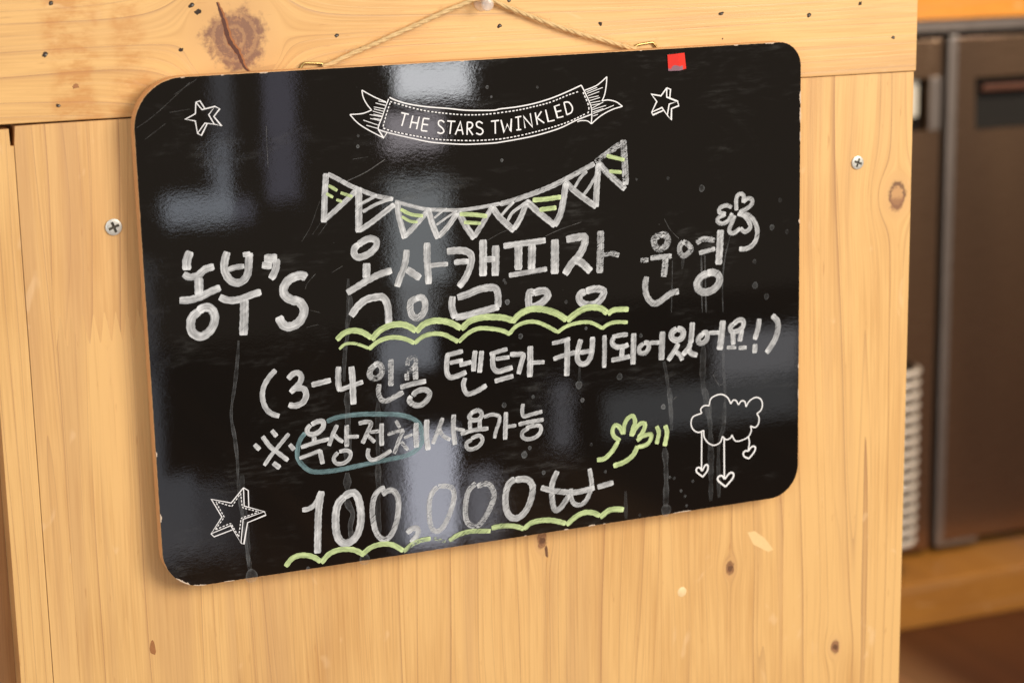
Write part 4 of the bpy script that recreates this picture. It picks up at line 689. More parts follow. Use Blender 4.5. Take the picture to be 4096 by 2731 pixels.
PRINTED = {"star_small":[[1,0.54,0.0,[-166.4,126.6,-163.3,122.5,-156.3,123.8,-159.9,119.6,-157.2,114.4,-162.2,115.3,-166.5,110.2,-167.3,116.8,-172.6,118.0,-167.0,120.6,-166.4,126.6]],[1,0.53,0.0,[-166.4,126.6,-164.2,127.2,-161.8,123.1]],[1,0.54,0.0,[-156.3,123.8,-153.8,122.3,-157.2,118.5,-153.3,113.2,-157.2,114.4]],[1,0.54,0.0,[-166.5,110.2,-164.5,108.9,-160.9,115.1]]],"star_beside_tape":[[1,0.78,0.0,[110.7,117.8,110.6,112.5,117.6,109.6,112.2,108.3,110.9,101.9,107.5,106.6,100.9,104.4,104.2,110.3,100.8,114.7,106.9,113.4,110.7,117.8]],[1,0.7,0.0,[110.7,117.8,113.1,116.8,112.6,111.8]],[1,0.71,0.0,[117.6,109.6,118.4,107.0,113.7,105.6,113.4,99.0,110.9,101.9]],[1,0.7,0.0,[100.9,104.4,101.5,102.7,108.3,104.9]]],"star_large":[[1,0.58,0.0,[-152.5,-87.3,-152.7,-97.9,-141.4,-102.7,-153.7,-105.4,-155.7,-119.0,-160.9,-108.0,-172.2,-111.1,-165.6,-102.4,-170.9,-91.4,-159.9,-95.1,-152.5,-87.3]],[1,0.54,0.0,[-152.5,-87.3,-149.9,-89.3,-150.1,-98.6]],[1,0.54,0.0,[-141.4,-102.7,-140.6,-104.8,-151.3,-107.7,-154.1,-119.9,-155.7,-119.0]],[1,0.53,0.0,[-172.2,-111.1,-170.7,-113.1,-160.2,-110.6]],[2,0.53,0.0,[-154.3,-90.2,-153.8,-98.7,-144.3,-102.4,-154.8,-104.5,-156.8,-115.1,-160.8,-106.6,-169.9,-109.2,-164.3,-102.6,-168.7,-92.9,-159.7,-97.1,-154.3,-90.2]]],"banner":[[0,0.69,0.0,[-58.7,122.6,-54.4,120.5,-47.0,118.1,-37.1,116.1,-24.7,114.4,-14.6,112.8,-4.4,112.0,3.2,111.7,6.4,112.2,16.6,112.7,26.8,113.9,37.2,116.1,47.6,119.3,56.5,122.5]],[0,0.69,0.0,[-65.8,105.5,-61.9,103.9,-55.1,101.8,-45.3,99.0,-35.4,96.4,-25.3,94.9,-15.2,93.8,-5.0,93.4,2.7,93.3,5.9,93.5,16.1,94.4,26.4,95.6,36.7,97.5,44.4,99.5,52.8,102.7,62.6,105.6]],[0,0.62,0.0,[-59.2,121.8,-61.4,116.9,-63.6,111.5,-65.2,108.3,-66.0,105.8]],[0,0.67,0.0,[56.5,122.5,60.0,115.7,62.4,109.8,62.8,105.6]],[0,0.57,0.0,[-60.8,120.2,-67.5,123.4,-74.4,127.5]],[0,0.57,0.0,[-74.4,127.5,-73.8,123.7,-72.0,119.9,-69.3,116.3]],[0,0.57,0.0,[-69.3,116.3,-74.7,114.8,-81.8,114.7]],[0,0.57,0.0,[-81.8,114.7,-77.8,110.1,-72.2,106.0,-62.8,100.5]],[1,0.58,0.0,[-66.0,105.6,-63.0,100.7,-61.0,103.3]],[0,0.63,0.0,[58.3,119.4,65.0,121.4,68.6,123.4,72.5,126.4]],[0,0.64,0.0,[72.5,126.4,72.0,121.3,70.9,116.3,69.2,112.7]],[0,0.64,0.0,[69.2,112.9,73.3,113.1,78.2,111.7,82.1,108.9]],[0,0.64,0.0,[82.1,108.9,75.3,107.4,68.2,104.3,62.2,100.1]],[0,0.64,0.0,[62.8,105.6,62.2,100.1]],[0,0.53,0.0,[62.2,100.2,59.8,102.0,55.6,102.4,53.5,101.9]],[1,0.38,0.0,[-65.2,121.1,-60.8,119.9]],[1,0.38,0.0,[-66.9,120.1,-61.3,118.3]],[1,0.38,0.0,[-64.3,119.2,-61.6,118.6]],[1,0.38,0.0,[-68.0,118.0,-61.9,116.5]],[1,0.38,0.0,[-68.0,116.9,-62.2,115.1]],[1,0.38,0.0,[-68.8,115.8,-63.0,113.8]],[1,0.38,0.0,[-70.6,114.0,-63.3,112.2]],[1,0.38,0.0,[-68.4,114.1,-63.3,112.6]],[1,0.38,0.0,[-70.4,111.9,-64.1,110.1]],[1,0.38,0.0,[-68.5,111.8,-64.1,110.8]],[1,0.38,0.0,[-74.4,111.2,-65.2,107.6]],[1,0.38,0.0,[-72.8,108.3,-66.0,106.0]],[1,0.4,0.0,[59.4,118.6,66.1,120.7]],[1,0.4,0.0,[59.7,117.6,69.6,120.5]],[1,0.4,0.0,[60.4,116.3,67.4,118.3]],[1,0.4,0.0,[60.7,115.0,67.0,115.9]],[1,0.4,0.0,[61.0,113.4,67.7,114.9]],[1,0.4,0.0,[61.4,112.1,68.0,112.9]],[1,0.4,0.0,[62.0,110.8,67.7,111.4]],[1,0.4,0.0,[62.6,109.1,69.8,112.2]],[1,0.4,0.0,[62.8,108.2,71.5,110.2]],[1,0.4,0.0,[63.0,106.9,69.7,108.4]],[1,0.4,0.0,[63.2,105.9,76.4,109.9]],[1,0.4,0.0,[63.3,104.6,66.2,105.4]],[2,0.64,0.0,[-58.6,120.4,-54.4,119.0,-47.1,116.5,-37.2,113.8,-24.8,111.6,-14.7,110.3,-4.5,109.8,3.2,110.0,6.3,110.2,16.5,110.9,26.8,112.3,37.1,114.2,47.5,117.4,55.6,119.4]],[2,0.57,0.0,[-59.1,119.8,-61.5,113.7,-63.8,106.8]],[2,0.64,0.0,[-63.6,106.3,-59.0,104.4,-51.1,102.2,-40.2,99.6,-30.3,97.7,-15.1,96.1,-4.9,95.6,2.8,95.6,5.9,95.6,16.1,96.6,26.4,98.1,36.8,100.0,47.2,102.5,57.8,106.3]],[2,0.67,0.0,[56.0,118.8,59.2,111.3,59.2,107.4,57.6,106.1]]],"cloud":[[0,0.78,0.0,[137.7,-75.5,138.9,-71.4,143.0,-69.5,147.0,-69.7,150.5,-72.2,152.6,-76.2]],[0,0.78,0.0,[152.6,-76.2,154.0,-74.2,156.1,-74.5,157.8,-77.4]],[0,0.79,0.0,[157.8,-77.4,159.9,-75.2,162.2,-76.0,163.0,-79.3]],[0,0.79,0.0,[163.0,-79.3,165.2,-76.1,169.3,-74.2,172.9,-75.4,174.4,-78.8,173.5,-82.5,170.5,-84.6]],[0,0.79,0.0,[170.5,-84.6,172.0,-87.2,171.7,-90.9,169.4,-93.1,166.1,-91.8]],[0,0.79,0.0,[166.1,-91.8,166.7,-94.6,164.9,-98.2,160.5,-100.0,155.8,-100.0,153.2,-95.9]],[0,0.79,0.0,[153.2,-95.9,152.3,-97.6,149.3,-98.3,146.7,-95.9]],[0,0.78,0.0,[146.7,-95.9,145.2,-99.4,141.2,-100.8,137.1,-98.9,134.2,-94.8,133.9,-90.5]],[0,0.78,0.0,[133.9,-90.5,130.2,-91.3,126.7,-89.0,125.3,-85.1,126.7,-81.1,132.5,-79.6]],[0,0.78,0.0,[132.5,-79.6,131.9,-76.9,134.3,-75.1,137.7,-75.5]]]}
LETTERS = [[[1,0.77,0.0,[-52.2,113.8,-47.8,112.6]],[1,0.77,0.0,[-49.9,113.2,-52.2,106.5]]],[[1,0.77,0.0,[-45.5,111.8,-47.5,105.0]],[1,0.77,0.0,[-41.8,111.0,-43.7,104.1]],[1,0.77,0.0,[-46.4,108.2,-42.7,107.4]]],[[1,0.78,0.0,[-39.4,109.9,-40.9,103.2]],[1,0.78,0.0,[-39.4,109.9,-35.9,109.3]],[1,0.78,0.0,[-40.0,106.7,-36.8,106.1]],[1,0.78,0.0,[-40.9,103.2,-37.4,102.6]]],[[0,0.78,0.0,[-27.2,106.8,-28.7,108.0,-30.4,107.7,-30.6,105.8,-28.3,103.5,-27.6,101.8,-29.2,100.8,-31.5,101.6]]],[[1,0.78,0.0,[-25.4,107.5,-20.6,106.9]],[1,0.78,0.0,[-23.0,107.2,-24.1,100.2]]],[[1,0.78,0.0,[-20.9,99.6,-17.6,106.6,-16.3,99.3]],[1,0.78,0.0,[-19.6,102.0,-16.7,101.8]]],[[1,0.79,0.0,[-13.9,99.0,-13.5,106.1]],[0,0.79,0.0,[-13.5,106.1,-11.0,105.6,-10.4,104.0,-11.6,102.6,-13.7,102.4]],[1,0.79,0.0,[-12.9,102.4,-10.5,98.7]]],[[0,0.79,0.0,[-4.4,104.7,-6.2,105.9,-8.0,105.3,-7.8,103.3,-5.0,101.7,-4.3,100.0,-5.9,98.6,-8.4,99.6]]],[[1,0.79,0.0,[0.7,105.6,5.5,105.8]],[1,0.79,0.0,[3.2,105.7,3.1,98.5]]],[[1,0.8,0.0,[6.7,106.0,8.5,98.9,10.5,103.3,12.4,99.1,13.1,106.3]]],[[1,0.75,0.0,[15.4,106.8,19.1,107.2]],[1,0.75,0.0,[17.2,107.0,17.3,99.7]],[1,0.75,0.0,[15.9,99.7,18.9,99.8]]],[[1,0.75,0.0,[21.3,100.4,20.4,107.1,25.8,100.8,24.6,108.5]]],[[1,0.76,0.0,[27.7,108.8,28.9,101.8]],[1,0.76,0.0,[31.5,109.2,28.3,105.1]],[1,0.76,0.0,[29.2,105.4,33.1,102.5]]],[[1,0.76,0.0,[34.1,110.0,35.6,103.2,39.5,103.7]]],[[1,0.76,0.0,[42.9,112.3,39.6,111.5,41.4,104.9,45.0,105.5]],[1,0.76,0.0,[40.4,108.3,43.8,108.9]]],[[1,0.76,0.0,[45.5,113.4,47.2,106.3]],[0,0.76,0.0,[45.5,113.4,48.5,113.3,50.7,110.2,50.0,107.5,47.2,106.3]]]]
HEARTS = [[[1,0.84,0.0,[132.6,-91.4,132.3,-115.8]],[0,1.01,0.0,[132.7,-116.0,131.2,-113.7,129.2,-113.7,128.9,-115.9,133.1,-119.8]],[0,1.01,0.0,[133.1,-119.8,136.3,-116.3,136.7,-113.1,135.0,-112.5,132.7,-116.0]]],[[1,0.96,0.0,[147.9,-97.1,148.0,-123.0]],[0,1.13,0.0,[148.1,-123.2,146.4,-120.9,144.0,-121.1,143.7,-123.5,148.8,-128.2]],[0,1.13,0.0,[148.8,-128.2,153.7,-123.5,154.3,-120.6,151.8,-119.8,148.3,-123.2]]],[[0,0.85,0.0,[164.6,-98.4,165.4,-102.0,164.5,-107.4]],[0,1.02,0.0,[164.5,-107.6,162.6,-107.1,161.1,-108.5,162.0,-110.8,165.1,-112.4]],[0,1.02,0.0,[165.1,-112.4,168.9,-108.4,169.4,-105.5,167.1,-105.0,164.5,-107.6]]]]
DRIPS = [[0,1.73,0.2,[-150.6,-4.0,-152.0,-15.6,-153.9,-27.6,-157.0,-44.5,-155.7,-59.5,-155.1,-72.0,-155.2,-87.1,-153.5,-110.1,-151.8,-133.3]],[0,2.2,0.16,[-85.8,14.6,-86.2,6.4,-88.2,-0.7,-88.7,-7.9,-90.2,-16.0]],[0,2.21,0.15,[-89.8,-10.8,-91.1,-23.3,-91.8,-34.0]],[0,3.72,0.13,[-90.3,-40.1,-90.4,-52.9,-90.9,-62.7,-91.7,-81.5]],[0,3.76,0.16,[-92.3,-86.7,-92.7,-96.7]],[0,3.53,0.2,[-93.6,-100.7,-92.4,-105.9,-90.1,-111.3,-91.9,-118.6,-91.3,-126.8]],[0,2.76,0.1,[-72.3,-46.9,-73.2,-66.7,-74.3,-97.7]],[0,3.04,0.1,[-73.8,-83.4,-74.6,-108.6,-75.7,-128.8]],[0,2.74,0.16,[110.8,-61.2,111.9,-74.5,112.1,-87.7]],[0,3.43,0.17,[107.4,-97.8,108.2,-108.5,108.3,-121.9,107.9,-135.3]],[0,3.35,0.13,[134.3,-63.9,137.7,-80.3,138.8,-101.8,138.7,-135.9]],[0,2.24,0.12,[148.3,-74.6,147.6,-89.5,144.1,-102.5,144.3,-134.5]],[0,2.19,0.13,[107.4,-44.6,109.3,-54.2,111.7,-75.5,112.2,-84.1]],[0,0.76,0.3,[132.8,17.7,133.0,-6.0,133.3,-17.5]],[0,0.76,0.3,[135.1,17.5,135.6,-6.3,135.9,-17.8]],[0,0.65,0.25,[152.3,27.8,149.1,16.7,147.4,5.5,146.9,-4.8,147.3,-18.9]],[0,0.48,0.3,[113.6,15.9,113.3,3.6,112.6,-15.4]],[0,3.31,0.1,[134.0,-36.0,133.6,-62.3,137.5,-84.0]],[0,1.39,0.14,[148.7,-23.9,147.5,-48.0,148.6,-69.4,148.6,-87.5]],[0,2.12,0.12,[52.5,-41.9,51.8,-50.0]],[0,2.47,0.1,[81.1,-121.7,81.2,-138.8]],[0,1.5,0.12,[-86.7,24.2,-87.8,9.5,-89.3,-5.2]],[0,2.15,0.12,[120.7,17.3,120.1,10.2]],[0,2.93,0.1,[-152.8,-80.1,-153.1,-94.8,-152.1,-119.8,-151.5,-136.3]]]
SCR = [[0,0.24,0.3,[-111.5,20.9,-110.4,23.7,-105.4,28.7]],[0,0.19,0.25,[-96.1,28.5,-89.5,31.7]],[0,0.38,0.3,[-88.6,77.4,-80.7,80.0,-72.7,83.2,-62.6,88.8]],[0,0.19,0.25,[-81.2,90.2,-72.4,90.9]],[0,0.21,0.35,[32.5,37.7,41.6,40.7,55.1,43.9]],[0,0.2,0.25,[-3.7,38.2,4.7,41.9,10.0,43.4]],[0,0.21,0.3,[108.5,41.2,112.4,34.3,117.9,28.8]],[0,0.22,0.35,[140.5,-56.8,142.8,-61.3,145.1,-63.6,146.9,-63.1]],[0,0.22,0.3,[113.5,-68.9,115.8,-67.1]],[0,0.19,0.25,[-112.1,-0.8,-105.2,0.2]],[0,0.19,0.25,[-109.7,8.8,-103.9,6.8]],[0,0.24,0.15,[-112.3,47.3,-107.1,54.9,-101.1,68.5]],[0,0.24,0.2,[-106.1,50.6,-101.2,56.8]],[0,0.24,0.2,[-102.7,50.0,-97.3,56.4]],[0,0.18,0.25,[-198.6,115.1,-187.8,122.0,-169.0,137.2]],[0,0.18,0.2,[-194.6,108.9,-183.4,116.4]],[0,0.18,0.2,[-180.7,122.1,-169.9,123.2]],[0,0.18,0.2,[-177.7,131.3,-165.3,138.7]],[0,0.24,0.25,[-128.9,111.6,-129.1,101.4,-129.0,89.3]]]
DROPS = [[7.8,1.5,1.43,0.35],[15.5,-19.4,1.39,0.3],[6.1,14.4,0.81,0.2],[7.0,12.7,0.82,0.25],[44.5,-2.1,0.94,0.15],[56.9,-19.1,0.84,0.25],[4.2,-59.1,1.4,0.3],[16.0,-90.3,1.79,0.28],[19.6,-86.8,1.06,0.25],[28.1,-103.0,1.12,0.3],[53.9,-62.0,1.17,0.25],[22.5,-56.3,0.89,0.18],[106.8,-72.5,1.42,0.4],[-78.0,97.0,0.86,0.35],[-77.5,102.8,0.67,0.3],[6.7,83.3,0.85,0.35],[-1.0,124.8,0.88,0.35],[1.3,119.3,0.59,0.3],[6.6,83.2,0.85,0.35],[29.4,123.0,0.7,0.2],[15.6,-19.4,1.34,0.25],[4.2,-59.0,1.35,0.28],[51.8,-52.6,2.12,0.22],[22.4,-56.3,0.94,0.2],[57.0,-19.1,0.79,0.25],[53.8,-62.1,1.17,0.22],[78.2,-50.6,1.82,0.15],[92.4,-27.3,1.07,0.2],[16.1,-90.6,1.79,0.28],[28.0,-102.9,1.06,0.25],[90.3,-137.9,0.77,0.2],[110.7,-117.0,0.78,0.25],[113.8,-118.0,0.83,0.25],[118.4,-126.7,0.78,0.3],[121.1,-130.4,0.78,0.3],[122.1,-136.5,0.73,0.3],[126.5,-121.7,0.78,0.2],[68.0,-107.7,0.81,0.2],[59.1,-89.8,0.86,0.25],[-84.2,-139.3,3.06,0.22],[-117.8,-139.9,1.1,0.35],[-150.7,-139.0,3.46,0.12],[108.2,-137.5,3.34,0.13],[133.3,57.4,1.82,0.2],[180.6,30.0,1.54,0.18],[186.1,46.1,1.21,0.1],[169.1,-4.4,1.88,0.13],[177.0,-12.0,1.67,0.12],[168.7,10.3,1.21,0.12],[190.9,26.5,1.22,0.1],[111.1,65.0,0.84,0.2],[90.7,66.0,0.63,0.15]]

class Ink:
    """collects flat pen ribbons lying on the board face"""
    def __init__(s):
        s.v, s.f, s.uv, s.at = [], [], [], []
        s.k = 0
    def ribbon(s, pts, w, wear, cap=0.0, lvl=None, drip=False, dash=False):
        n = len(pts)
        if n < 2:
            return
        y = -0.00006 - 0.000022 * (s.k if lvl is None else lvl)
        s.k += 1
        rnd = random.random()
        L_ = [0.0]
        for a, b in zip(pts, pts[1:]):
            L_.append(L_[-1] + (b - a).length)
        tot = L_[-1] or 1.0
        base = len(s.v)
        hw = w / 2
        prev = None
        for i, p_ in enumerate(pts):
            d = pts[min(n - 1, i + 1)] - pts[max(0, i - 1)]
            d = d.normalized() if d.length > 1e-9 else Vector((1, 0))
            sd = Vector((-d.y, d.x))
            e = min(L_[i], tot - L_[i])
            k = 1.0
            if cap and not drip:
                k = min(1.0, 0.78 + 0.22 * (e / (w * 0.28)) ** 0.6) if e < w * 0.28 else 1.0
                k *= 1 + 0.05 * math.sin(L_[i] * 1.7 + rnd * 20) + random.uniform(-0.03, 0.03)
            if drip:
                k = (0.55 + 0.45 * min(1, e / 4.0)) * (1 + 0.22 * math.sin(L_[i] * 0.17 + rnd * 9) + 0.12 * math.sin(L_[i] * 0.6 + rnd * 5))
            if prev is not None and i < n - 1 and not cap and not drip:
                d1, d2 = (pts[i] - pts[i - 1]).normalized(), (pts[i + 1] - pts[i]).normalized()
                k = min(1.8, 1.0 / max(0.35, math.sqrt(max(0.0, (1 + d1.dot(d2)) / 2))))
            prev = p_
            c_ = max(0.0, 1 - e / (w * 0.8)) if cap else 0.0
            if L_[i] < tot / 2:
                c_ *= 0.45
            for q in (-1.0, 0.0, 1.0):
                o_ = p_ + sd * (hw * k * q)
                s.v.append((o_.x * 0.001, y - 0.000014 * (L_[i] / tot), o_.y * 0.001))
                s.uv.append((L_[i], q))
                s.at.append((wear, c_, rnd, 1))
            if i:
                b = base + 3 * i
                s.f += [(b - 3, b - 2, b + 1, b), (b - 2, b - 1, b + 2, b + 1)]
    def stroke(s, st, cap=1.0, drip=False):
        mode, w, wear, flat = st
        P = [Vector((flat[i], flat[i + 1])) for i in range(0, len(flat), 2)]
        if mode == 1:
            if cap:
                s.ribbon(straight(P, 2.0), w, wear, cap)
            else:
                s.ribbon(P, w, wear, 0)
        elif mode == 2:
            path = catmull(P, 0.4) if len(P) < 11 or len(P) > 12 else straight(P, 0.4)
            dl, gp = w * 1.7, w * 1.25
            acc, cur, on = 0.0, [path[0]], True
            lvl = s.k
            for a, b in zip(path, path[1:]):
                acc += (b - a).length
                if on:
                    cur.append(b)
                if on and acc >= dl:
                    s.ribbon([cur[0], cur[-1]], w, 0, 0, lvl)
                    on, acc = False, 0.0
                elif not on and acc >= gp:
                    on, acc, cur = True, 0.0, [b]
        else:
            s.ribbon(catmull(P, 1.0 if w > 2 else 0.8), w, wear, cap, None, drip)
    def disc(s, x, z, r, a):
        y = -0.00004 - 0.00001 * (len(s.v) % 7)
        base, n = len(s.v), 18
        rnd = random.random()
        s.v.append((x * 0.001, y, z * 0.001)); s.uv.append((0, 0)); s.at.append((a, 0, rnd, 1))
        for ring in (0.75, 1.0):
            for i in range(n):
                q = 2 * math.pi * i / n
                k = ring * (1 + 0.06 * math.sin(3 * q + rnd * 9))
                s.v.append(((x + r * k * math.cos(q)) * 0.001, y, (z + r * 1.15 * k * math.sin(q)) * 0.001))
                s.uv.append((0, ring)); s.at.append((a, 0, rnd, 1))
        for i in range(n):
            j = (i + 1) % n
            s.f.append((base, base + 1 + i, base + 1 + j))
            s.f.append((base + 1 + i, base + 1 + n + i, base + 1 + n + j, base + 1 + j))
    def build(s, name, mat, parent, label=None):
        me = bpy.data.meshes.new(name)
        me.from_pydata(s.v, [], s.f)
        uvl = me.uv_layers.new(name='stroke')
        for lp in me.loops:
            uvl.data[lp.index].uv = s.uv[lp.vertex_index]
        ca = me.attributes.new('ink', 'FLOAT_COLOR', 'POINT')
        for i, q in enumerate(s.at):
            ca.data[i].color = q
        me.materials.append(mat)
        me.update()
        o = bpy.data.objects.new(name, me)
        COL.objects.link(o)
        o.parent = parent
        if label:
            o['label'] = label
        return o

def part_group(name, label):
    o = bpy.data.objects.new(name, None)
    COL.objects.link(o)
    o.parent = board
    o.empty_display_size = 0.01
    o['label'] = label
    return o

# dried drips, droplets and scratches first (lowest)
for st in DRIPS:
    k = Ink(); k.stroke([0, st[1], st[2], st[3]], 1.0, True)
    k.build('dried_drip', M['drip'], board)
for x, z, r, a in DROPS:
    k = Ink(); k.disc(x, z, r, a)
    k.build('dried_droplet', M['drip'], board)
for st in SCR:
    k = Ink(); k.ribbon(catmull([Vector((st[3][i], st[3][i + 1])) for i in range(0, len(st[3]), 2)], 1.0), st[1], st[2], 0, 1)
    k.build('scratch', M['line'], board)

# printed decorations
PL = dict(star_small=('printed_star', 'small printed outline star alone in a corner'), star_beside_tape=('printed_star', 'small printed outline star under the red tape'),
          star_large=('printed_star', 'large printed star with dashed inner outline'), banner=('printed_banner', 'printed ribbon banner with dashed border'),
          cloud=('printed_cloud', 'printed cloud with three hanging hearts'))
for key, (nm, lab) in PL.items():
    k = Ink()
    for st in PRINTED[key]:
        k.stroke(st, 0.0)
    o = k.build(nm, M['print'], board, lab)
    if key == 'banner':
        for ch in LETTERS:
            c_ = Ink(); c_.k = 3
            for st in ch:
                c_.stroke(st, 0.0)
            c_.build('printed_letter', M['print'], o)
    if key == 'cloud':
        for ch in HEARTS:
            c_ = Ink(); c_.k = 4
            for st in ch:
                c_.stroke(st, 0.0)
            c_.build('hanging_heart', M['print'], o)

# teal oval, then handwriting
k = Ink()
for st in TEAL: k.stroke(st)
k.build('drawn_oval', M['teal_ink'], board, 'faint teal oval round two words')
WL = dict(farmers='large word reading 농부\'s', rooftop_camping='words reading 옥상캠핑장', run_clover='worn word reading 운영', clover='clover doodle',
          tent_note='line reading (3-4인용 텐트가 구비되어있어요!)', reference_mark='reference mark of a cross and four dots', roof_use='line reading 옥상전체사용가능',
          price='price reading 100,000 won')
for key, lab in WL.items():
    g = part_group('clover_doodle' if key == 'clover' else 'handwritten_line', lab)
    for ci, ch in enumerate(WORDS[key]):
        k = Ink(); k.k = 2 + (ci % 2) * 4
        for st in ch:
            k.stroke(st)
        k.build('clover_leaf' if key == 'clover' else 'written_character', M['white_ink'], g)
# bunting
g = part_group('drawn_bunting', 'chalk garland of nine pennants')
k = Ink()
for st in CORD: k.stroke(st)
k.build('garland_line', M['white_ink'], g)
for a, b in FLAGS:
    k = Ink(); k.k = 5
    for st in a: k.stroke(st)
    k.build('pennant', M['white_ink'], g)
    if b:
        k = Ink(); k.k = 12
        for st in b: k.stroke(st)
        k.build('pennant_stripes', M['green_ink'], g)
GL = dict(wave_upper='upper green scalloped underline', wave_lower='lower green scalloped underline', wave_bottom='green scalloped line under the price', waving_hand='green waving hand doodle')
for key, lab in GL.items():
    k = Ink(); k.k = 14
    for st in GREEN[key]: k.stroke(st)
    k.build('waving_hand' if key == 'waving_hand' else 'scalloped_underline', M['green_ink'], board, lab)

# hanger rings: bent brass wire standing up behind the top edge
def ring(pts, lab):
    P = [Vector(q) for q in pts]
    a = P[0] + Vector((0, 0, -0.012)); b = P[-1] + Vector((0, 0, -0.012))
    path = [a, P[0]]
    path += catmull([P[0], P[0].lerp(P[1], 0.8), P[1].lerp(P[2], 0.08)], 0.0006)[1:]
    path += catmull([P[1].lerp(P[2], 0.1), P[1].lerp(P[2], 0.92)], 0.002)
    path += catmull([P[1].lerp(P[2], 0.93), P[2].lerp(P[3], 0.25), P[3]], 0.0006)
    path += [b]
    vs_, fs = tube(path, 0.00072, 10)
    inv = Matrix.Translation(board.location) @ board.rotation_euler.to_matrix().to_4x4()
    inv = inv.inverted()
    o = mesh_obj('hanger_ring', [inv @ q for q in vs_], fs, M['brass'], board, True)
    o['label'] = lab
ring(RING_L, 'brass wire hanger ring under the knot side of the cord')
ring(RING_R, 'brass wire hanger ring near the red tape')

# ---------------------------------------------------------------- red tape on the board
tp = TAPE
ctr = Vector((sum(q[0] for q in tp) / 6, sum(q[1] for q in tp) / 6))
def T(q, lift): return Vector((q[0] * 0.001, -0.0004 - lift, q[1] * 0.001))
lifts = [0.0002, 0.0024, 0.0004, 0.0005, 0.0026, 0.0002]
vs_, fs = [], []
nU = 8
top, botm = [0, 1, 2], [5, 4, 3]
def edge(ix, s):
    a, b, c = [T(tp[i], lifts[i]) for i in ix]
    return a.lerp(b, s * 2) if s < 0.5 else b.lerp(c, s * 2 - 1)
for j in range(5):
    for i in range(nU + 1):
        s = i / nU
        p_ = edge(top, s).lerp(edge(botm, s), j / 4)
        p_.y += 0.00003 * math.sin(i * 0.9 + j * 0.8)
        vs_.append(p_)
for j in range(4):
    for i in range(nU):
        q = j * (nU + 1) + i
        fs.append((q, q + 1, q + nU + 2, q + nU + 1))
o = mesh_obj('tape_piece', [Vector((a.x, a.y, a.z)) for a in vs_], fs, M['tape'])
o.location = board.location; o.rotation_euler = board.rotation_euler
sol = o.modifiers.new('thickness', 'SOLIDIFY'); sol.thickness = 0.00018; sol.offset = 1
tag(o, 'small creased red tape square stuck near the upper edge of the black board', 'tape')

# ---------------------------------------------------------------- jute cord
cord = thing('jute_cord', 'thin twisted jute cord looped over the clear push pin', 'cord', tuple(PIN))
def twisted(name, pts):
    P = catmull([Vector(q) for q in pts], 0.0007)
    L_ = 0.0
    base = Vector(PIN)
    strands = [[], [], []]
    for i, p_ in enumerate(P):
        if i: L_ += (P[i] - P[i - 1]).length
        d = (P[min(len(P) - 1, i + 1)] - P[max(0, i - 1)]).normalized()
        s1 = d.cross(Vector((0, 1, 0))).normalized(); s2 = d.cross(s1)
        for k in range(3):
            q = 2 * math.pi * (L_ / 0.019 + k / 3) + 0.4 * math.sin(L_ * 210)
            r = 0.00058 * (1 + 0.15 * math.sin(L_ * 330 + k))
            strands[k].append(p_ + s1 * (r * math.cos(q)) + s2 * (r * math.sin(q)) - base)
    for k in range(3):
        rs = [0.00078 * (1 + 0.12 * math.sin(i * 0.37 + k * 2) + random.uniform(-0.06, 0.06)) for i in range(len(P))]
        vs_, fs = tube(strands[k], lambda s: rs[min(len(rs) - 1, int(s * (len(rs) - 1)))], 8)
        mesh_obj('strand', vs_, fs, M['jute'], cord, True)
    return P
PLp = twisted('left', CORD_L)
PRp = twisted('right', CORD_R)
vs_, fs = [], []
for P in (PLp, PRp):
    for _ in range(150):
        i = random.randrange(3, len(P) - 4)
        d = (P[i + 2] - P[i - 2]).normalized()
        o_ = Vector((random.gauss(0, 1), random.gauss(-0.3, 0.7), random.gauss(0, 1)))
        o_ = (o_ - d * o_.dot(d)).normalized()
        s0 = P[i] + o_ * 0.0012 - Vector(PIN)
        ln = random.uniform(0.001, 0.0042)
        mid = s0 + d * ln * random.uniform(-0.7, 0.9) + o_ * ln * 0.35
        end = mid + d * ln * random.uniform(-0.5, 0.8) + o_ * ln * random.uniform(0.0, 0.5)
        v2, f2 = tube(catmull([s0, mid, end], 0.0008), 0.00006, 3)
        b = len(vs_)
        vs_ += v2; fs += [tuple(b + q for q in f_) for f_ in f2]
o = mesh_obj('loose_fibres', vs_, fs, M['jute'], cord)
o['kind'] = 'stuff'

# ---------------------------------------------------------------- clear push pin
pin = thing('push_pin', 'clear plastic push pin holding the jute cord on the rail', 'push pin', (PIN[0], PIN[1] - 0.0016, PIN[2]), (math.radians(4), 0, math.radians(-5)))
vs_, fs = lathe([(0.0, 0.0), (0.0046, 0.0), (0.0049, 0.0006), (0.0047, 0.0014), (0.0036, 0.0021), (0.0024, 0.0034), (0.0021, 0.0060), (0.0023, 0.0082), (0.0031, 0.0096), (0.0036, 0.0108), (0.0035, 0.0118), (0.0026, 0.0124), (0.0008, 0.0126)], 36)
mesh_obj('head', vs_, fs, M['clear'], pin, True)
vs_, fs = lathe([(0.00045, -0.006), (0.00045, 0.004), (0.0002, 0.0045)], 10)
mesh_obj('needle', vs_, fs, M['staple'], pin, True)

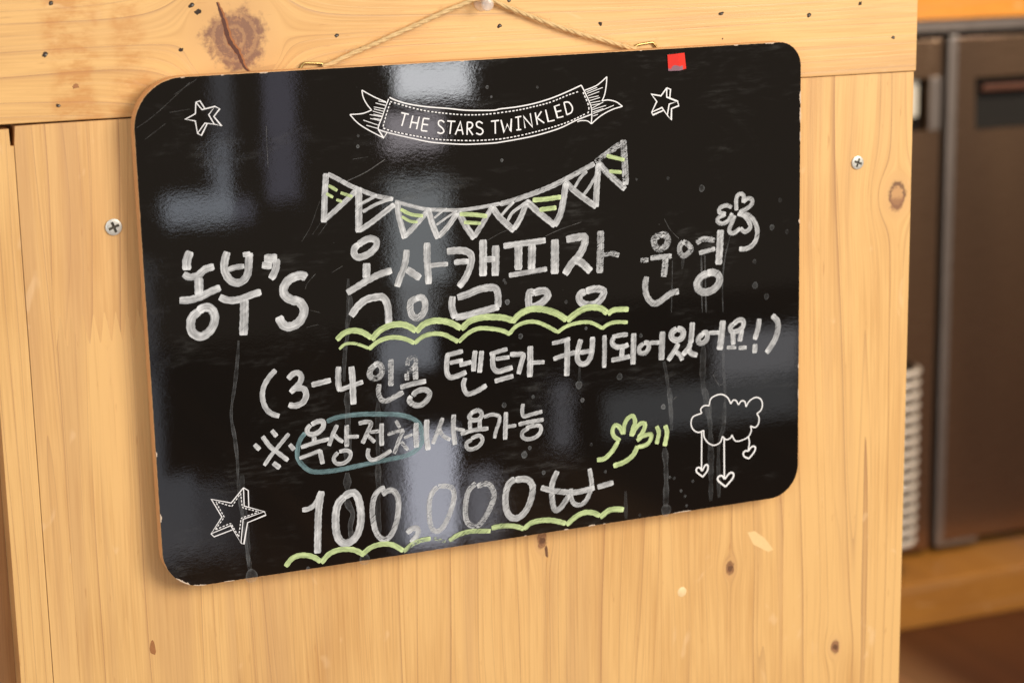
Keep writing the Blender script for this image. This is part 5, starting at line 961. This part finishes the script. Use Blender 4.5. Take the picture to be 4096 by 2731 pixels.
# ---------------------------------------------------------------- behind the counter: refrigerator on a wooden step
FRY = 1.55
g0, g1 = FR['gap']
X0 = g0 + 0.1
XL, XR = g0 - 0.45, g1 + 0.75
fridge = thing('refrigerator', 'stainless steel under-counter refrigerator with two doors behind the counter', 'refrigerator', (X0, FRY, FR['bottom']))
def fpart(name, pts, y0, y1, mat, bevel=0.001, parent=None):
    # children of the fridge are written in its own frame
    o = bm_obj(name, prism([(x - X0, z - FR['bottom']) for x, z in pts], y0 - FRY, y1 - FRY, bevel), mat, fridge)
    return o
zb = FR['bottom']
fpart('cabinet', box_pts(XL, XR, zb, FR['trim'][1]), FRY + 0.030, FRY + 0.5, M['black_plastic'], 0)
# left door with its handle pocket
lin, lot, lbot = FR['l_in'], FR['l_out'], FR['l_bot']
fpart('door', [(XL, zb), (g0, zb), (g0, FR['top']), (lin[0], FR['top']), (lin[0], lbot), (XL, lbot)], FRY, FRY + 0.03, M['steel'], 0.002)
fpart('door_upper', box_pts(XL, lin[0], lin[1], FR['top']), FRY, FRY + 0.03, M['steel'], 0.001)
fpart('pocket_frame', box_pts(lin[0] + 0.001, lot[0], lot[1], lin[1] + 0.002), FRY - 0.003, FRY - 0.0002, M['steel_edge'], 0.0012)
fpart('pocket_tag', box_pts(FR['tag'][0] - 0.08, FR['tag'][0], FR['tagb'][1], FR['tag'][1]), FRY + 0.012, FRY + 0.02, M['tag'], 0.001)
# right door
h0, h1 = FR['h0'], FR['h1']
st_ = FR['strip']
fpart('door_edge', box_pts(g1, st_, zb + 0.004, FR['top'] + 0.004), FRY - 0.004, FRY + 0.02, M['steel_edge'], 0.002)
fpart('door', [(st_ + 0.0005, zb + 0.008), (XR, zb + 0.008), (XR, h1[1]), (h1[0], h1[1]), (h0[0], h0[1]), (XR, h0[1]), (XR, FR['top']), (st_ + 0.0005, FR['top'])], FRY, FRY + 0.03, M['steel'], 0.0008)
fpart('handle_pocket', box_pts(h0[0] + 0.0005, XR, h1[1] + 0.0005, h0[1] - 0.0005), FRY + 0.016, FRY + 0.029, M['black_plastic'], 0)
bz = FR['bar'][1]
fpart('handle_bar', box_pts(FR['bar'][0], XR, bz - 0.0055, bz + 0.0055), FRY + 0.002, FRY + 0.014, M['bar'], 0.004)
fpart('door_foot_strip', box_pts(g1 + 0.003, st_ + 0.065, zb + 0.0005, zb + 0.0075), FRY - 0.004, FRY + 0.02, M['steel_edge'], 0.001)
fpart('top_trim', box_pts(XL, XR, FR['trim'][0], FR['trim'][1]), FRY - 0.006, FRY + 0.03, M['steel_edge'], 0.002)

o = bm_obj('back_worktop', prism(box_pts(XL - X0, XR - X0, 0.0, 0.06), 0, 0.5, 0.002), M['back_wood'])
o.location = (X0, FRY - 0.012, FR['trim'][1] + 0.0005)
o.color = (0.3, 0.45, 0.0, 1)
tag(o, 'bright orange wooden worktop edge above the refrigerator', 'worktop')
o = bm_obj('wooden_step', prism(box_pts(XL - X0, XR - X0, PL_BOT - PL_TOP, 0.0), 0, 0.7, 0.004), M['plinth'])
o.location = (X0, PLF, PL_TOP)
o.color = (0.6, 0.5, 0.0, 1)
tag(o, 'thick brown wooden step beneath the refrigerator', 'step')
# floor boards
bm = prism(box_pts(-4, 5, -0.02, 0.0), -4, 4, 0)
fl = bm_obj('floor', bm, M['floor'])
fl.location = (0, 0, PL_BOT)
fl['kind'] = 'structure'
fl.color = (0.5, 0.5, 0, 1)

# stack of plastic cups: the rims show past the counter's edge
cx, cz1, cz0 = CUP
NC = 16
pitch = (cz1 - cz0) / NC
me = None
RO = 0.048
for i in range(NC):
    tr_ = pitch * 0.27
    prof = [(RO - tr_ + tr_ * math.cos(q_), pitch * 0.5 + tr_ * math.sin(q_)) for q_ in [math.radians(-90 + 20 * k) for k in range(14)]] + [(RO - tr_ * 1.7, pitch * 0.99), (RO - tr_ * 1.9, pitch * 0.99), (RO - tr_ * 1.9, pitch * 0.01), (RO - tr_ * 1.7, pitch * 0.01)]
    if me is None:
        n = 40
        v_, f_ = [], []
        for r, h in prof:
            for k in range(n):
                q = 2 * math.pi * k / n
                v_.append((r * math.cos(q), r * math.sin(q), h))
        for a in range(len(prof)):
            b = (a + 1) % len(prof)
            for k in range(n):
                m_ = (k + 1) % n
                f_.append((a * n + k, a * n + m_, b * n + m_, b * n + k))
        o = mesh_obj('plastic_lid', v_, f_, M['milky'], None, True)
        o.data.materials.append(M['gap_shade'])
        for p_ in o.data.polygons:
            if math.hypot(p_.center.x, p_.center.y) < RO - tr_ * 1.25:
                p_.material_index = 1
        me = o.data
    else:
        o = bpy.data.objects.new('plastic_lid', me)
        COL.objects.link(o)
    o.location = (cx - RO + random.uniform(-0.0004, 0.0004), CUP_Y, cz0 + i * pitch)
    ordn = ['lowest', 'second', 'third', 'fourth', 'fifth', 'sixth', 'seventh', 'eighth', 'ninth', 'tenth', 'eleventh', 'twelfth', 'thirteenth', 'fourteenth', 'fifteenth', 'topmost'][i]
    tag(o, 'shiny plastic lid, %s in the tall stack beside the counter edge' % (ordn if ordn in ('lowest', 'topmost') else ordn + ' from the bottom'), 'lid', 'stacked plastic lids')
